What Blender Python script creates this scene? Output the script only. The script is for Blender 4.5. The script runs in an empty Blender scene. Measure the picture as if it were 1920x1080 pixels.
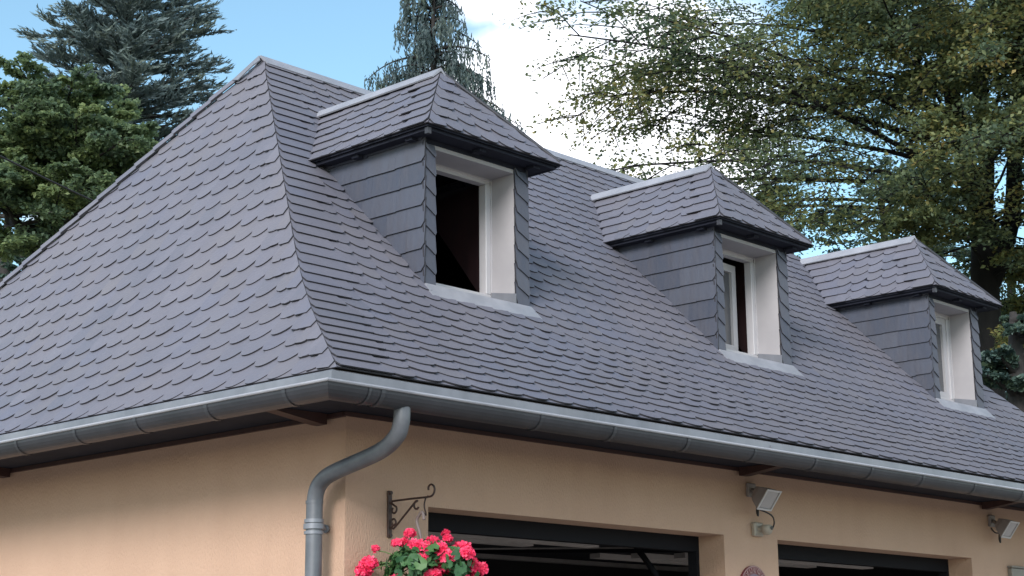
import bpy, math, random
import numpy as np
from math import sin, cos, pi, radians, sqrt, atan2
from mathutils import Vector, Matrix, noise as mnoise

random.seed(7)
RNG = np.random.default_rng(11)
S = bpy.context.scene
COL = S.collection

# ------------------------------------------------------------------ camera
CAM = np.array([-4.331, -4.950, 1.6])
YAW, PIT, ROLL, FPX = .752262, .230337, -.0093565, 3155.7
fw = np.array([cos(YAW)*cos(PIT), sin(YAW)*cos(PIT), sin(PIT)])
_r = np.array([sin(YAW), -cos(YAW), 0.0]); _u = np.cross(_r, fw)
rt = _r*cos(ROLL) + _u*sin(ROLL); up = -_r*sin(ROLL) + _u*cos(ROLL)
cd = bpy.data.cameras.new("camera"); co = bpy.data.objects.new("camera", cd); COL.objects.link(co)
m = Matrix.Identity(4)
for i in range(3):
    m[i][0], m[i][1], m[i][2], m[i][3] = rt[i], up[i], -fw[i], CAM[i]
co.matrix_world = m
cd.sensor_width = 36.0; cd.lens = 36.0*FPX/1920; cd.clip_start = .05; cd.clip_end = 2000
S.camera = co

def ray(px, py):
    d = fw*FPX + rt*(px-960) - up*(py-540)
    return d/np.linalg.norm(d)
def at_dist(px, py, D):
    """point on the sight line of a photo pixel at horizontal distance D"""
    d = ray(px, py); return CAM + d/np.linalg.norm(d[:2])*D

# ------------------------------------------------------------------ light
SUN_AZ = (-.90, -.42); SUN_EL = radians(29)
EXPOSURE = 1.0
SKY_STR = .10
SUN_STR = 2.0
w = bpy.data.worlds.new("World"); S.world = w; w.use_nodes = True
nt = w.node_tree; N = nt.nodes; L = nt.links
for n in list(N): N.remove(n)
def nd(tree, t, **k):
    n = tree.nodes.new(t)
    for a, b in k.items(): setattr(n, a, b)
    return n
out = nd(nt, 'ShaderNodeOutputWorld'); bg = nd(nt, 'ShaderNodeBackground')
sky = nd(nt, 'ShaderNodeTexSky'); sky.sky_type = 'NISHITA'; sky.sun_disc = False
sky.sun_elevation = SUN_EL; sky.sun_rotation = atan2(SUN_AZ[0], SUN_AZ[1])
sky.altitude = 300; sky.air_density = 1.0; sky.dust_density = .6; sky.ozone_density = 1.6
geo = nd(nt, 'ShaderNodeTexCoord')
def vmath(op, a, b=None):
    n = nd(nt, 'ShaderNodeVectorMath', operation=op)
    L.new(a, n.inputs[0]) if hasattr(a, 'links') else setattr(n.inputs[0], 'default_value', a)
    if b is not None:
        L.new(b, n.inputs[1]) if hasattr(b, 'links') else setattr(n.inputs[1], 'default_value', b)
    return n
def mth(tree, op, a, b=None, c=None, clamp=False):
    n = nd(tree, 'ShaderNodeMath', operation=op); n.use_clamp = clamp
    for i, q in enumerate((a, b, c)):
        if q is None: continue
        if hasattr(q, 'links'): tree.links.new(q, n.inputs[i])
        else: n.inputs[i].default_value = q
    return n.outputs[0]
dirv = geo.outputs['Generated']
nz = nd(nt, 'ShaderNodeTexNoise'); nz.inputs['Scale'].default_value = 7; nz.inputs['Detail'].default_value = 7; nz.inputs['Roughness'].default_value = .55
L.new(dirv, nz.inputs['Vector'])
nz2 = nd(nt, 'ShaderNodeTexNoise'); nz2.inputs['Scale'].default_value = 2.2; nz2.inputs['Detail'].default_value = 8; nz2.inputs['Roughness'].default_value = .6
L.new(dirv, nz2.inputs['Vector'])
# cumulus banks: soft lobes at given compass directions, edges broken up by noise
LOBES = [((1010, 170), .060), ((1075, 130), .035), ((1130, 240), .085), ((1230, 110), .05), ((1260, 260), .09), ((1180, 400), .10), ((1050, 330), .08), ((960, 5), .022), ((905, -30), .03),
         ((150, 430), .03)]
acc = None
for (px, py), rad in LOBES:
    d = ray(px, py)
    dist = vmath('DISTANCE', dirv, tuple(d)).outputs['Value']
    v = mth(nt, 'SUBTRACT', 1.0, mth(nt, 'DIVIDE', dist, rad))
    acc = v if acc is None else mth(nt, 'MAXIMUM', acc, v)
accn = mth(nt, 'ADD', acc, mth(nt, 'MULTIPLY', mth(nt, 'SUBTRACT', nz.outputs['Fac'], .5), 1.6))
cl1 = nd(nt, 'ShaderNodeMapRange'); cl1.interpolation_type = 'SMOOTHSTEP'
cl1.inputs['From Min'].default_value = -.12; cl1.inputs['From Max'].default_value = .55
L.new(accn, cl1.inputs['Value'])
# broken cloud over the rest of the sky (behind and above the camera)
sep = nd(nt, 'ShaderNodeSeparateXYZ'); L.new(dirv, sep.inputs[0])
back = vmath('DOT_PRODUCT', dirv, tuple(fw)).outputs['Value']
bk = nd(nt, 'ShaderNodeMapRange'); bk.inputs['From Min'].default_value = .80; bk.inputs['From Max'].default_value = .55; L.new(back, bk.inputs['Value'])
cl2 = nd(nt, 'ShaderNodeMapRange'); cl2.interpolation_type = 'SMOOTHSTEP'
cl2.inputs['From Min'].default_value = .47; cl2.inputs['From Max'].default_value = .62; L.new(nz2.outputs['Fac'], cl2.inputs['Value'])
cl2b = mth(nt, 'MULTIPLY', cl2.outputs[0], bk.outputs[0])
cloud = mth(nt, 'MAXIMUM', cl1.outputs[0], cl2b, clamp=True)
tint = nd(nt, 'ShaderNodeMix', data_type='RGBA', blend_type='MULTIPLY'); tint.inputs['Factor'].default_value = 1
L.new(sky.outputs[0], tint.inputs['A']); tint.inputs['B'].default_value = (1.15, 1.30, 1.15, 1)
mixc = nd(nt, 'ShaderNodeMix', data_type='RGBA'); L.new(cloud, mixc.inputs['Factor'])
L.new(tint.outputs['Result'], mixc.inputs['A']); mixc.inputs['B'].default_value = (9.5, 9.6, 10.2, 1)
L.new(mixc.outputs['Result'], bg.inputs['Color']); bg.inputs['Strength'].default_value = SKY_STR
L.new(bg.outputs[0], out.inputs[0])
sl = bpy.data.lights.new("sun", 'SUN'); sl.energy = SUN_STR; sl.angle = radians(22); sl.color = (1, .97, .95)
so = bpy.data.objects.new("sun", sl); COL.objects.link(so)
_a = np.array(SUN_AZ)/np.linalg.norm(SUN_AZ)
so.rotation_euler = Vector((_a[0]*cos(SUN_EL), _a[1]*cos(SUN_EL), sin(SUN_EL))).to_track_quat('Z', 'Y').to_euler()
so.location = (-6, -6, 12)
S.view_settings.view_transform = 'Standard'; S.view_settings.look = 'None'
S.view_settings.exposure = EXPOSURE; S.view_settings.gamma = 1; S.view_settings.use_curve_mapping = False

# ------------------------------------------------------------------ materials
def material(name, base, rough=.6, var=None, scale=8, detail=6, bump=0, bscale=60, metal=0, attr=None, spec=.5, trans=0, stretch=None, var2=None, scale2=1.5):
    """principled material; var = second colour blended by noise, attr = per-piece tone attribute blended to colours"""
    mt = bpy.data.materials.new(name); mt.use_nodes = True; t = mt.node_tree
    p = t.nodes['Principled BSDF']; p.inputs['Roughness'].default_value = rough; p.inputs['Metallic'].default_value = metal
    p.inputs['Specular IOR Level'].default_value = spec
    tc = nd(t, 'ShaderNodeTexCoord'); vec = tc.outputs['Object']
    if stretch:
        mp = nd(t, 'ShaderNodeMapping'); mp.inputs['Scale'].default_value = stretch; t.links.new(vec, mp.inputs['Vector']); vec = mp.outputs['Vector']
    c = None
    if attr:
        a = nd(t, 'ShaderNodeAttribute', attribute_name='tone'); rp = nd(t, 'ShaderNodeValToRGB')
        els = rp.color_ramp.elements
        els[0].position = 0; els[0].color = (*attr[0], 1); els[1].position = 1; els[1].color = (*attr[-1], 1)
        for i, q in enumerate(attr[1:-1]):
            e = els.new((i+1)/(len(attr)-1)); e.color = (*q, 1)
        t.links.new(a.outputs['Fac'], rp.inputs['Fac']); c = rp.outputs['Color']
    def blend(c, v, sc, det, amt=1.0):
        n = nd(t, 'ShaderNodeTexNoise'); n.inputs['Scale'].default_value = sc; n.inputs['Detail'].default_value = det; n.inputs['Roughness'].default_value = .6
        t.links.new(vec, n.inputs['Vector'])
        r = nd(t, 'ShaderNodeMapRange'); r.inputs['From Min'].default_value = .35; r.inputs['From Max'].default_value = .68; r.inputs['To Max'].default_value = amt
        t.links.new(n.outputs['Fac'], r.inputs['Value'])
        mx = nd(t, 'ShaderNodeMix', data_type='RGBA'); t.links.new(r.outputs[0], mx.inputs['Factor'])
        if c is None: mx.inputs['A'].default_value = (*base, 1)
        else: t.links.new(c, mx.inputs['A'])
        mx.inputs['B'].default_value = (*v, 1); return mx.outputs['Result']
    if var: c = blend(c, var, scale, detail, .75 if attr else 1)
    if var2: c = blend(c, var2, scale2, 4, .6)
    if c is None: p.inputs['Base Color'].default_value = (*base, 1)
    else: t.links.new(c, p.inputs['Base Color'])
    if bump:
        n = nd(t, 'ShaderNodeTexNoise'); n.inputs['Scale'].default_value = bscale; n.inputs['Detail'].default_value = 5; t.links.new(vec, n.inputs['Vector'])
        b = nd(t, 'ShaderNodeBump'); b.inputs['Strength'].default_value = bump; b.inputs['Distance'].default_value = .01
        t.links.new(n.outputs['Fac'], b.inputs['Height']); t.links.new(b.outputs['Normal'], p.inputs['Normal'])
    if trans:
        tr = nd(t, 'ShaderNodeBsdfTranslucent'); ms = nd(t, 'ShaderNodeMixShader'); ms.inputs[0].default_value = trans
        if c is not None: t.links.new(c, tr.inputs['Color'])
        else: tr.inputs['Color'].default_value = (*base, 1)
        t.links.new(p.outputs[0], ms.inputs[1]); t.links.new(tr.outputs[0], ms.inputs[2])
        t.links.new(ms.outputs[0], t.nodes['Material Output'].inputs[0])
    return mt

SLATE_TONES = [(.104, .108, .137), (.120, .121, .153), (.141, .139, .170), (.112, .117, .158), (.133, .127, .144), (.120, .120, .149)]
M = dict(
    slate=material('slate', (.125, .118, .155), .52, attr=SLATE_TONES, var=(.108, .106, .134), scale=5, bump=.2, bscale=45, spec=.5, var2=(.146, .135, .154), scale2=1.3),
    slate_edge=material('slate_edge', (.025, .024, .03), .85),
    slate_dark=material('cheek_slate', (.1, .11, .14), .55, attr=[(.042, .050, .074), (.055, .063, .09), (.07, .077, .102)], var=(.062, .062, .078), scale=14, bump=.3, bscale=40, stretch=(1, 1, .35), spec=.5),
    deck=material('roof_boards', (.05, .035, .025), .9, var=(.03, .02, .015)),
    zinc=material('zinc_sheet', (.20, .21, .245), .45, var=(.13, .14, .165), scale=7, metal=.25, bump=.1, bscale=9, var2=(.25, .25, .27), scale2=2, stretch=(1, 1, .4)),
    zinc_bright=material('new_zinc', (.36, .36, .395), .42, var=(.26, .265, .295), scale=5, metal=.25, bump=.05, bscale=9),
    zinc_dark=material('weathered_zinc', (.035, .037, .045), .5, var=(.05, .05, .06), scale=7, metal=.3, bump=.08, bscale=8),
    bracket=material('bracket_zinc', (.055, .058, .068), .5, var=(.04, .042, .05), scale=9, metal=.2),
    pipe=material('grey_pipe', (.125, .132, .15), .45, var=(.08, .085, .10), scale=9, metal=.15),
    render=material('wall_render', (.50, .325, .235), .92, var=(.44, .28, .20), scale=3.0, bump=.55, bscale=170, stretch=(1, 1, .35), var2=(.50, .335, .245), scale2=.8),
    wood=material('stained_wood', (.055, .022, .018), .6, var=(.035, .015, .013), scale=8, stretch=(1, 6, 6)),
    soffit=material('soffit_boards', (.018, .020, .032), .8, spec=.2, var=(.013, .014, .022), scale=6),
    white=material('white_frame', (.50, .48, .50), .4, var=(.45, .43, .45), scale=4),
    reveal=material('painted_lining', (.37, .35, .365), .7, var=(.31, .295, .31), scale=3),
    mahog=material('red_brown_wood', (.030, .013, .015), .5, var=(.018, .01, .012), scale=5, stretch=(4, 4, .6)),
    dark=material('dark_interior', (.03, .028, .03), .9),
    iron=material('wrought_iron', (.03, .018, .016), .6, var=(.06, .025, .018), scale=40),
    floor=material('concrete_floor', (.28, .27, .26), .9, var=(.22, .21, .2), scale=2),
    gbeam=material('pale_board', (.42, .38, .37), .8, var=(.32, .29, .28), scale=4),
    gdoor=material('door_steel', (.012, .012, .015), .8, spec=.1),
    lampbody=material('lamp_housing', (.26, .22, .22), .5, var=(.2, .175, .175), scale=6),
    lampglass=material('lamp_glass', (.36, .33, .34), .15, var=(.3, .28, .29), scale=9),
    cable=material('black_cable', (.02, .018, .02), .5),
    plastic=material('cream_plastic', (.36, .31, .26), .45, var=(.3, .26, .22), scale=20),
    sign=material('red_enamel', (.16, .022, .03), .3, var=(.12, .018, .028), scale=10),
    signmid=material('mauve_enamel', (.13, .075, .12), .35),
    lettering=material('sign_lettering', (.42, .28, .27), .5),
    boxm=material('box_grey', (.24, .21, .18), .6, var=(.2, .18, .16), scale=6),
    grass=material('ground_cover', (.10, .11, .055), .95, var=(.16, .14, .10), scale=1.2),
    gravel=material('gravel', (.30, .27, .24), .95, var=(.22, .2, .18), scale=30, bump=.4, bscale=90),
    bark=material('bark', (.03, .026, .025), .9, var=(.015, .014, .014), scale=12, bump=.6, bscale=25, stretch=(1, 1, .3)),
    bark_grey=material('beech_bark', (.014, .0135, .014), .9, spec=.2, var=(.008, .008, .009), scale=9, bump=.5, bscale=20, stretch=(1, 1, .4)),
    hanger=material('faded_hanger', (.22, .17, .16), .6),
    stem=material('green_stem', (.10, .16, .05), .6),
    petal=material('petal', (.75, .03, .10), .5, attr=[(.70, .016, .09), (.88, .04, .14), (.92, .11, .23)], trans=.25),
    gleaf=material('geranium_leaf', (.04, .12, .04), .55, attr=[(.025, .085, .035), (.045, .13, .045), (.075, .17, .05)], trans=.25),
    pot=material('pot_plastic', (.05, .09, .05), .5),
    beech=material('beech_leaf', (.06, .07, .02), .55, attr=[(.10, .15, .10), (.155, .20, .10), (.22, .24, .09), (.34, .26, .09)], trans=.5),
    broad=material('broad_leaf', (.05, .09, .03), .55, attr=[(.11, .17, .11), (.18, .25, .12), (.30, .36, .14)], trans=.5),
    cedar=material('cedar_needle', (.04, .06, .06), .6, attr=[(.10, .145, .155), (.14, .19, .19), (.19, .23, .19)], trans=.3),
    weep=material('weeping_needle', (.03, .045, .045), .6, attr=[(.045, .075, .085), (.07, .105, .105), (.10, .13, .085)], trans=.25),
    farleaf=material('far_leaf', (.02, .04, .03), .6, attr=[(.05, .09, .085), (.07, .115, .09), (.10, .14, .075)], trans=.3),
)
gl = bpy.data.materials.new('window_glass'); gl.use_nodes = True
g = gl.node_tree.nodes['Principled BSDF']; g.inputs['Base Color'].default_value = (.09, .09, .10, 1); g.inputs['Roughness'].default_value = .06; g.inputs['Specular IOR Level'].default_value = .8
M['glass'] = gl

# ------------------------------------------------------------------ mesh helpers
WLOC = {}
def wloc(o): return WLOC.get(o.name, np.zeros(3))
def link(o, parent=None, loc=(0, 0, 0)):
    COL.objects.link(o); WLOC[o.name] = np.array(loc, float)
    if parent: o.parent = parent; o.location = tuple(np.array(loc)-wloc(parent))
    else: o.location = tuple(loc)
    return o
def tag(o, label=None, cat=None, group=None, kind=None):
    if label: o['label'] = label
    if cat: o['category'] = cat
    if group: o['group'] = group
    if kind: o['kind'] = kind
    return o
def thing(name, loc, label, cat, group=None):
    o = bpy.data.objects.new(name, None); o.empty_display_size = .2
    return tag(link(o, None, loc), label, cat, group)

class MB:
    """collects polygons in world coordinates; build() links them as one mesh"""
    def __init__(s): s.v = []; s.f = []; s.m = []; s.sm = []; s.t = []
    def poly(s, pts, mat=0, smooth=False, tone=.5):
        b = len(s.v); s.v += [tuple(p) for p in pts]; s.f.append(tuple(range(b, b+len(pts)))); s.m.append(mat); s.sm.append(smooth); s.t.append(tone)
    def raw(s, V, F, mat=0, smooth=False, tone=.5):
        b = len(s.v); s.v += [tuple(p) for p in V]
        for f in F: s.f.append(tuple(i+b for i in f)); s.m.append(mat); s.sm.append(smooth); s.t.append(tone)
    def hexa(s, c, mat=0, tone=.5):
        s.raw(c, [(0, 3, 2, 1), (4, 5, 6, 7), (0, 1, 5, 4), (1, 2, 6, 5), (2, 3, 7, 6), (3, 0, 4, 7)], mat, False, tone)
    def box(s, x0, x1, y0, y1, z0, z1, mat=0, tone=.5):
        s.hexa([(x0, y0, z0), (x1, y0, z0), (x1, y1, z0), (x0, y1, z0), (x0, y0, z1), (x1, y0, z1), (x1, y1, z1), (x0, y1, z1)], mat, tone)
    def bevbox(s, x0, x1, y0, y1, z0, z1, b=.004, mat=0):
        """box with chamfered edges along all axes"""
        V = []; P = {}
        for ix, x in enumerate((x0, x1)):
            for iy, y in enumerate((y0, y1)):
                for iz, z in enumerate((z0, z1)):
                    sx, sy, sz = (1-2*ix)*b, (1-2*iy)*b, (1-2*iz)*b
                    for k, q in enumerate(((x, y+sy, z+sz), (x+sx, y, z+sz), (x+sx, y+sy, z))):
                        P[ix, iy, iz, k] = len(V); V.append(q)
        F = []
        for a in (0, 1):
            F.append([P[a, 0, 0, 0], P[a, 1, 0, 0], P[a, 1, 1, 0], P[a, 0, 1, 0]])
            F.append([P[0, a, 0, 1], P[1, a, 0, 1], P[1, a, 1, 1], P[0, a, 1, 1]])
            F.append([P[0, 0, a, 2], P[1, 0, a, 2], P[1, 1, a, 2], P[0, 1, a, 2]])
            for c in (0, 1):
                F.append([P[a, c, 0, 0], P[a, c, 1, 0], P[a, c, 1, 1], P[a, c, 0, 1]])
                F.append([P[a, 0, c, 0], P[a, 1, c, 0], P[a, 1, c, 2], P[a, 0, c, 2]])
                F.append([P[0, a, c, 1], P[1, a, c, 1], P[1, a, c, 2], P[0, a, c, 2]])
                for e in (0, 1): F.append([P[a, c, e, 0], P[a, c, e, 1], P[a, c, e, 2]])
        s.raw(V, F, mat)
    def prism(s, pts, d, mat=0, side=None, tone=.5, smooth=False):
        """polygon pts pushed along vector d, closed"""
        n = len(pts); A = [np.array(p, float) for p in pts]; B = [p+np.array(d, float) for p in A]
        s.poly(A, mat, False, tone); s.poly(B[::-1], mat, False, tone)
        sd = mat if side is None else side
        for i in range(n):
            j = (i+1) % n; s.poly([A[j], A[i], B[i], B[j]], sd, smooth, tone)
    def tube(s, P, R, n=8, mat=0, caps=True, tone=.5):
        P = [np.array(p, float) for p in P]; k = len(P)
        if not hasattr(R, '__len__'): R = [R]*k
        T = [P[min(i+1, k-1)]-P[max(i-1, 0)] for i in range(k)]; T = [t/(np.linalg.norm(t)+1e-9) for t in T]
        a = np.array([0, 0, 1.0]) if abs(T[0][2]) < .9 else np.array([1.0, 0, 0])
        nx = np.cross(T[0], a); nx /= np.linalg.norm(nx); V = []
        for i in range(k):
            nx = nx-T[i]*(nx@T[i]); nx /= np.linalg.norm(nx)+1e-9; ny = np.cross(T[i], nx)
            for j in range(n):
                q = 2*pi*j/n; V.append(P[i]+R[i]*(nx*cos(q)+ny*sin(q)))
        F = [(i*n+j, i*n+(j+1) % n, (i+1)*n+(j+1) % n, (i+1)*n+j) for i in range(k-1) for j in range(n)]
        s.raw(V, F, mat, True, tone)
        if caps: s.poly(V[:n][::-1], mat, False, tone); s.poly(V[-n:], mat, False, tone)
    def build(s, name, mats, parent=None, loc=None):
        me = bpy.data.meshes.new(name)
        if loc is None: loc = wloc(parent) if parent else np.zeros(3)
        V = (np.array(s.v)-np.array(loc)).tolist()
        me.from_pydata(V, [], s.f)
        mats = mats if isinstance(mats, (list, tuple)) else [mats]
        for q in mats: me.materials.append(q)
        me.polygons.foreach_set('material_index', s.m); me.polygons.foreach_set('use_smooth', s.sm)
        at = me.attributes.new('tone', 'FLOAT', 'FACE'); at.data.foreach_set('value', [float(q) for q in s.t])
        me.update()
        return link(bpy.data.objects.new(name, me), parent, loc)

def clip_poly(P, planes):
    """Sutherland-Hodgman, keep a*u+b*v<=c"""
    for a, b, c in planes:
        Q = []
        for i in range(len(P)):
            p, q = P[i], P[(i+1) % len(P)]
            dp, dq = a*p[0]+b*p[1]-c, a*q[0]+b*q[1]-c
            if dp <= 0: Q.append(p)
            if dp*dq < 0:
                t = dp/(dp-dq); Q.append((p[0]+t*(q[0]-p[0]), p[1]+t*(q[1]-p[1])))
        P = Q
        if len(P) < 3: return []
    return P
def area(P): return abs(sum(P[i][0]*P[(i+1) % len(P)][1]-P[(i+1) % len(P)][0]*P[i][1] for i in range(len(P))))/2
def line_plane(p, q, inside):
    """half plane bounded by the line p-q that contains the point inside"""
    a, b = q[1]-p[1], -(q[0]-p[0]); n = math.hypot(a, b); a /= n; b /= n; c = a*p[0]+b*p[1]
    if a*inside[0]+b*inside[1] > c: a, b, c = -a, -b, -c
    return (a, b, c)

class Field:
    """one slated plane: origin O, axes U (along the eave) and V (up the slope)"""
    def __init__(s, O, U, V, mb, t=.0055, lift=.004):
        s.O = np.array(O, float); s.U = np.array(U, float); s.V = np.array(V, float); s.N = np.cross(s.U, s.V); s.mb = mb; s.t = t; s.lift = lift
        if s.N[2] < 0: s.N = -s.N
        s.curve = None
    def pt(s, a, b, n):
        if s.curve is None: return s.O+s.U*a+s.V*b+s.N*n
        p, t = s.curve(b); nn = np.cross(s.U, t); nn = nn if nn[2] > 0 else -nn
        return s.U*a+p+nn*n
    def uv(s, p): d = np.array(p, float)-s.O; return (d@s.U, d@s.V)
    def put(s, P, planes, u0, v0, g, wd, hook, holes=(), rise=1.0, jit=0.0):
        tone = random.random()
        pieces = [clip_poly(P, planes)]
        for h in holes:
            nxt = []
            for q in pieces:
                if len(q) < 3: continue
                us = [a for a, b in q]; vs = [b for a, b in q]
                if max(us) <= h[0] or min(us) >= h[1] or max(vs) <= h[2] or min(vs) >= h[3]: nxt.append(q); continue
                nxt += [clip_poly(q, [(1, 0, h[0])]), clip_poly(q, [(-1, 0, -h[1])]),
                        clip_poly(q, [(-1, 0, -h[0]), (1, 0, h[1]), (0, 1, h[2])]), clip_poly(q, [(-1, 0, -h[0]), (1, 0, h[1]), (0, -1, -h[3])])]
            pieces = nxt
        sl = s.t*1.35/g
        for q in pieces:
            if len(q) < 3 or area(q) < 2e-5: continue
            top = []
            for a, b in q:
                n = s.lift+s.t*1.6+jit-sl*(b-v0)*rise+hook*(a-u0)/wd*s.t*.8
                top.append(s.pt(a, b, n))
            bot = [p-(s.pt(a_, b_, 1)-s.pt(a_, b_, 0))*s.t for p, (a_, b_) in zip(top, q)]; k = len(q)
            s.mb.poly(top, 0, False, tone)
            for i in range(k):
                j = (i+1) % k; s.mb.poly([top[j], top[i], bot[i], bot[j]], 1, False, tone)
    def scallop(s, uL, wd, v, g, hook, long=1.75, rnd=1.0):
        k = .9+.2*random.random()
        pts = [(-.22, .85), (0, .56*k), (.09, .38*k), (.20, .21*k), (.32, .09*k), (.45, .02), (.57, 0), (.69, .015), (.79, .07), (.88, .165), (.95, .30), (1, .50), (1, long), (-.22, long)]
        out = []
        for a, b in pts:
            if hook < 0: a = 1-a
            bb = b*rnd if b < .9 else b
            out.append((uL+a*wd, v+bb*g))
        return out
    def strip(s, u0, u1, v, g, rl=True, rr=True, sl=0):
        r = .09*g+.006
        P = []
        P += [(u0, v+.35*g), (u0+r*.3, v+.08*g), (u0+r, v)] if rl else [(u0, v)]
        P += [(u1-r*1.4, v+sl), (u1-r*.4, v+.09*g+sl), (u1, v+.4*g+sl)] if rr else [(u1, v+sl)]
        P += [(u1, v+1.7*g), (u0, v+1.7*g)]
        return P
    def cover(s, v0, v1, g, *args, **kw):
        for j in range(int(math.ceil((v1-v0)/g))): s.row(v0+j*g, g, j, *args, **kw)
    def row(s, v, g, j, w0, uleft, uright, planes, hook, stag=.28, endL=0, endR=0, holes=(), smallL=0, smallR=0, over=.0):
        """one course of scallops between uleft(v) and uright(v); endL/endR = width of straight-cut border slates"""
        vm = v+.4*g
        a, b = uleft(vm), uright(vm)
        if b-a < .02: return
        if callable(planes): planes = planes(v, g)
        la, lb = a, b
        nL = nR = False                      # border slates lying under the scallops' rounded ends
        if endL:
            if smallL:
                n = max(1, int(round(endL/smallL))); cuts = [a-over]+[a+smallL*(i+1)*(.9+.2*random.random()) for i in range(n)]
                for i in range(n): s.put(s.strip(cuts[i], cuts[i+1], v+random.uniform(-.004, .004), g, i > 0, True), planes, cuts[i], v, g, smallL, hook, holes, jit=.002*(n-i))
                la = cuts[-1]
            else:
                e = min(endL*(.72+.5*random.random()), b-a); nL = hook < 0
                s.put(s.strip(a-over, a+e+(.09 if nL else 0), v, g, False, hook > 0), planes, a, v, g, e, 0.0, holes, jit=-.003 if nL else .0045); la = a+e
        if endR:
            if smallR:
                n = max(1, int(round(endR/smallR))); cuts = [b+over]+[b-smallR*(i+1)*(.9+.2*random.random()) for i in range(n)]
                for i in range(n): s.put(s.strip(cuts[i+1], cuts[i], v+random.uniform(-.008, .008), g, True, i > 0, random.uniform(-.004, .01)), planes, cuts[i+1], v, g, smallR, hook, holes, jit=.002*(n-i))
                lb = cuts[-1]
            else:
                e = min(endR*(.8+.4*random.random()), b-a); nR = hook > 0
                s.put(s.strip(b-e-(w0+.03 if nR else 0), b+over, v, g, hook < 0, False), planes, b-e, v, g, e, 0.0, holes, jit=-.003 if nR else .0045); lb = b-e
        u = (math.floor((la-j*stag*w0)/w0)-1)*w0+j*stag*w0
        while u < lb+w0*.3:
            ok = u+w0 > la-.01 and u < lb+.01
            if nL and u < la-w0*.35: ok = False
            if nR and u+w0 > lb+w0*.35: ok = False
            if ok:
                pl = list(planes)
                if endL and not nL: pl.append((-1, 0, -(la-.06)))
                if endR and not nR: pl.append((1, 0, lb+.06))
                s.put(s.scallop(u+random.uniform(-.005, .005), w0*(1+random.uniform(-.04, .05)), v+random.uniform(-.004, .004), g*(1+random.uniform(-.04, .04)), hook), pl, u, v, g, w0, hook, holes, jit=random.uniform(-.0008, .0012))
            u += w0
    def starter(s, ul, ur, planes, g, v0=-.011, ln=.11):
        u = ul
        while u < ur:
            e = random.uniform(.22, .32); s.put([(u, v0), (u+e, v0), (u+e, v0+ln), (u, v0+ln)], planes, u, v0, g, e, 0.0, jit=-.0066); u += e

# ------------------------------------------------------------------ ground
mb = MB(); mb.poly([(-400, -400, 0), (400, -400, 0), (400, 400, 0), (-400, 400, 0)])
tag(mb.build('ground', M['grass']), kind='structure')
mb = MB(); mb.poly([(-30, -14, .004), (16, -14, .004), (16, 0, .004), (0, 0, .004), (0, 6, .004), (-30, 6, .004)])
tag(mb.build('driveway', M['gravel']), kind='structure')

# ------------------------------------------------------------------ house
house = thing('house', (0, 0, 0), 'cream rendered garage building with a scalloped slate roof and three dormers', 'house')
OX, OY, ZE = .421, .40, 2.716
KF, KFL = .66, 1.11                     # flare pitch front / side
KM, KL = 1.0, 1.525                     # main pitch front / side
YB, XB, ZB = .3032, .0121, 3.1801       # where the flare starts
YR, ZR, XA = 2.1277, 5.0046, 1.2048     # ridge
XR = 5.66; XB2 = 7.206; XE2 = 7.624
LX, WY = 7.20, 4.255
YB2, YE2 = 2*YR-YB, 2*YR+OY
D1, D2, D3, D4, ZD = .447, 2.468, 2.928, 4.951, 2.30

# walls with two door openings
def grid_wall(mb, xs, zs, solid, y0, y1):
    ns = len(xs)-1; nz_ = len(zs)-1
    def S_(i, j): return 0 <= i < ns and 0 <= j < nz_ and solid(i, j)
    for i in range(ns):
        for j in range(nz_):
            if not S_(i, j): continue
            a, b, c, d = xs[i], xs[i+1], zs[j], zs[j+1]
            mb.poly([(a, y0, c), (b, y0, c), (b, y0, d), (a, y0, d)]); mb.poly([(b, y1, c), (a, y1, c), (a, y1, d), (b, y1, d)])
            if not S_(i-1, j): mb.poly([(a, y1, c), (a, y0, c), (a, y0, d), (a, y1, d)])
            if not S_(i+1, j): mb.poly([(b, y0, c), (b, y1, c), (b, y1, d), (b, y0, d)])
            if not S_(i, j-1): mb.poly([(a, y1, c), (b, y1, c), (b, y0, c), (a, y0, c)])
            if not S_(i, j+1): mb.poly([(a, y0, d), (b, y0, d), (b, y1, d), (a, y1, d)])
wall = MB()
grid_wall(wall, [0, D1, D2, D3, D4, LX], [0, ZD, 2.66], lambda i, j: j == 1 or i in (0, 2, 4), 0, .155)
wall.box(0, .16, .155, WY, 0, 2.66); wall.box(LX-.16, LX, .155, WY, 0, 2.66); wall.box(.16, LX-.16, WY-.16, WY, 0, 2.66)
wall_o = wall.build('wall', M['render'], house)
# bead on the wall corner (plaster edge profile)
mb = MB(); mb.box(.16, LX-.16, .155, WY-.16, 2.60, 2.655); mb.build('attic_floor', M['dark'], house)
mb = MB(); mb.poly([(.16, .155, .012), (LX-.16, .155, .012), (LX-.16, WY-.16, .012), (.16, WY-.16, .012)]); mb.build('garage_floor', M['floor'], house)
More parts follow.
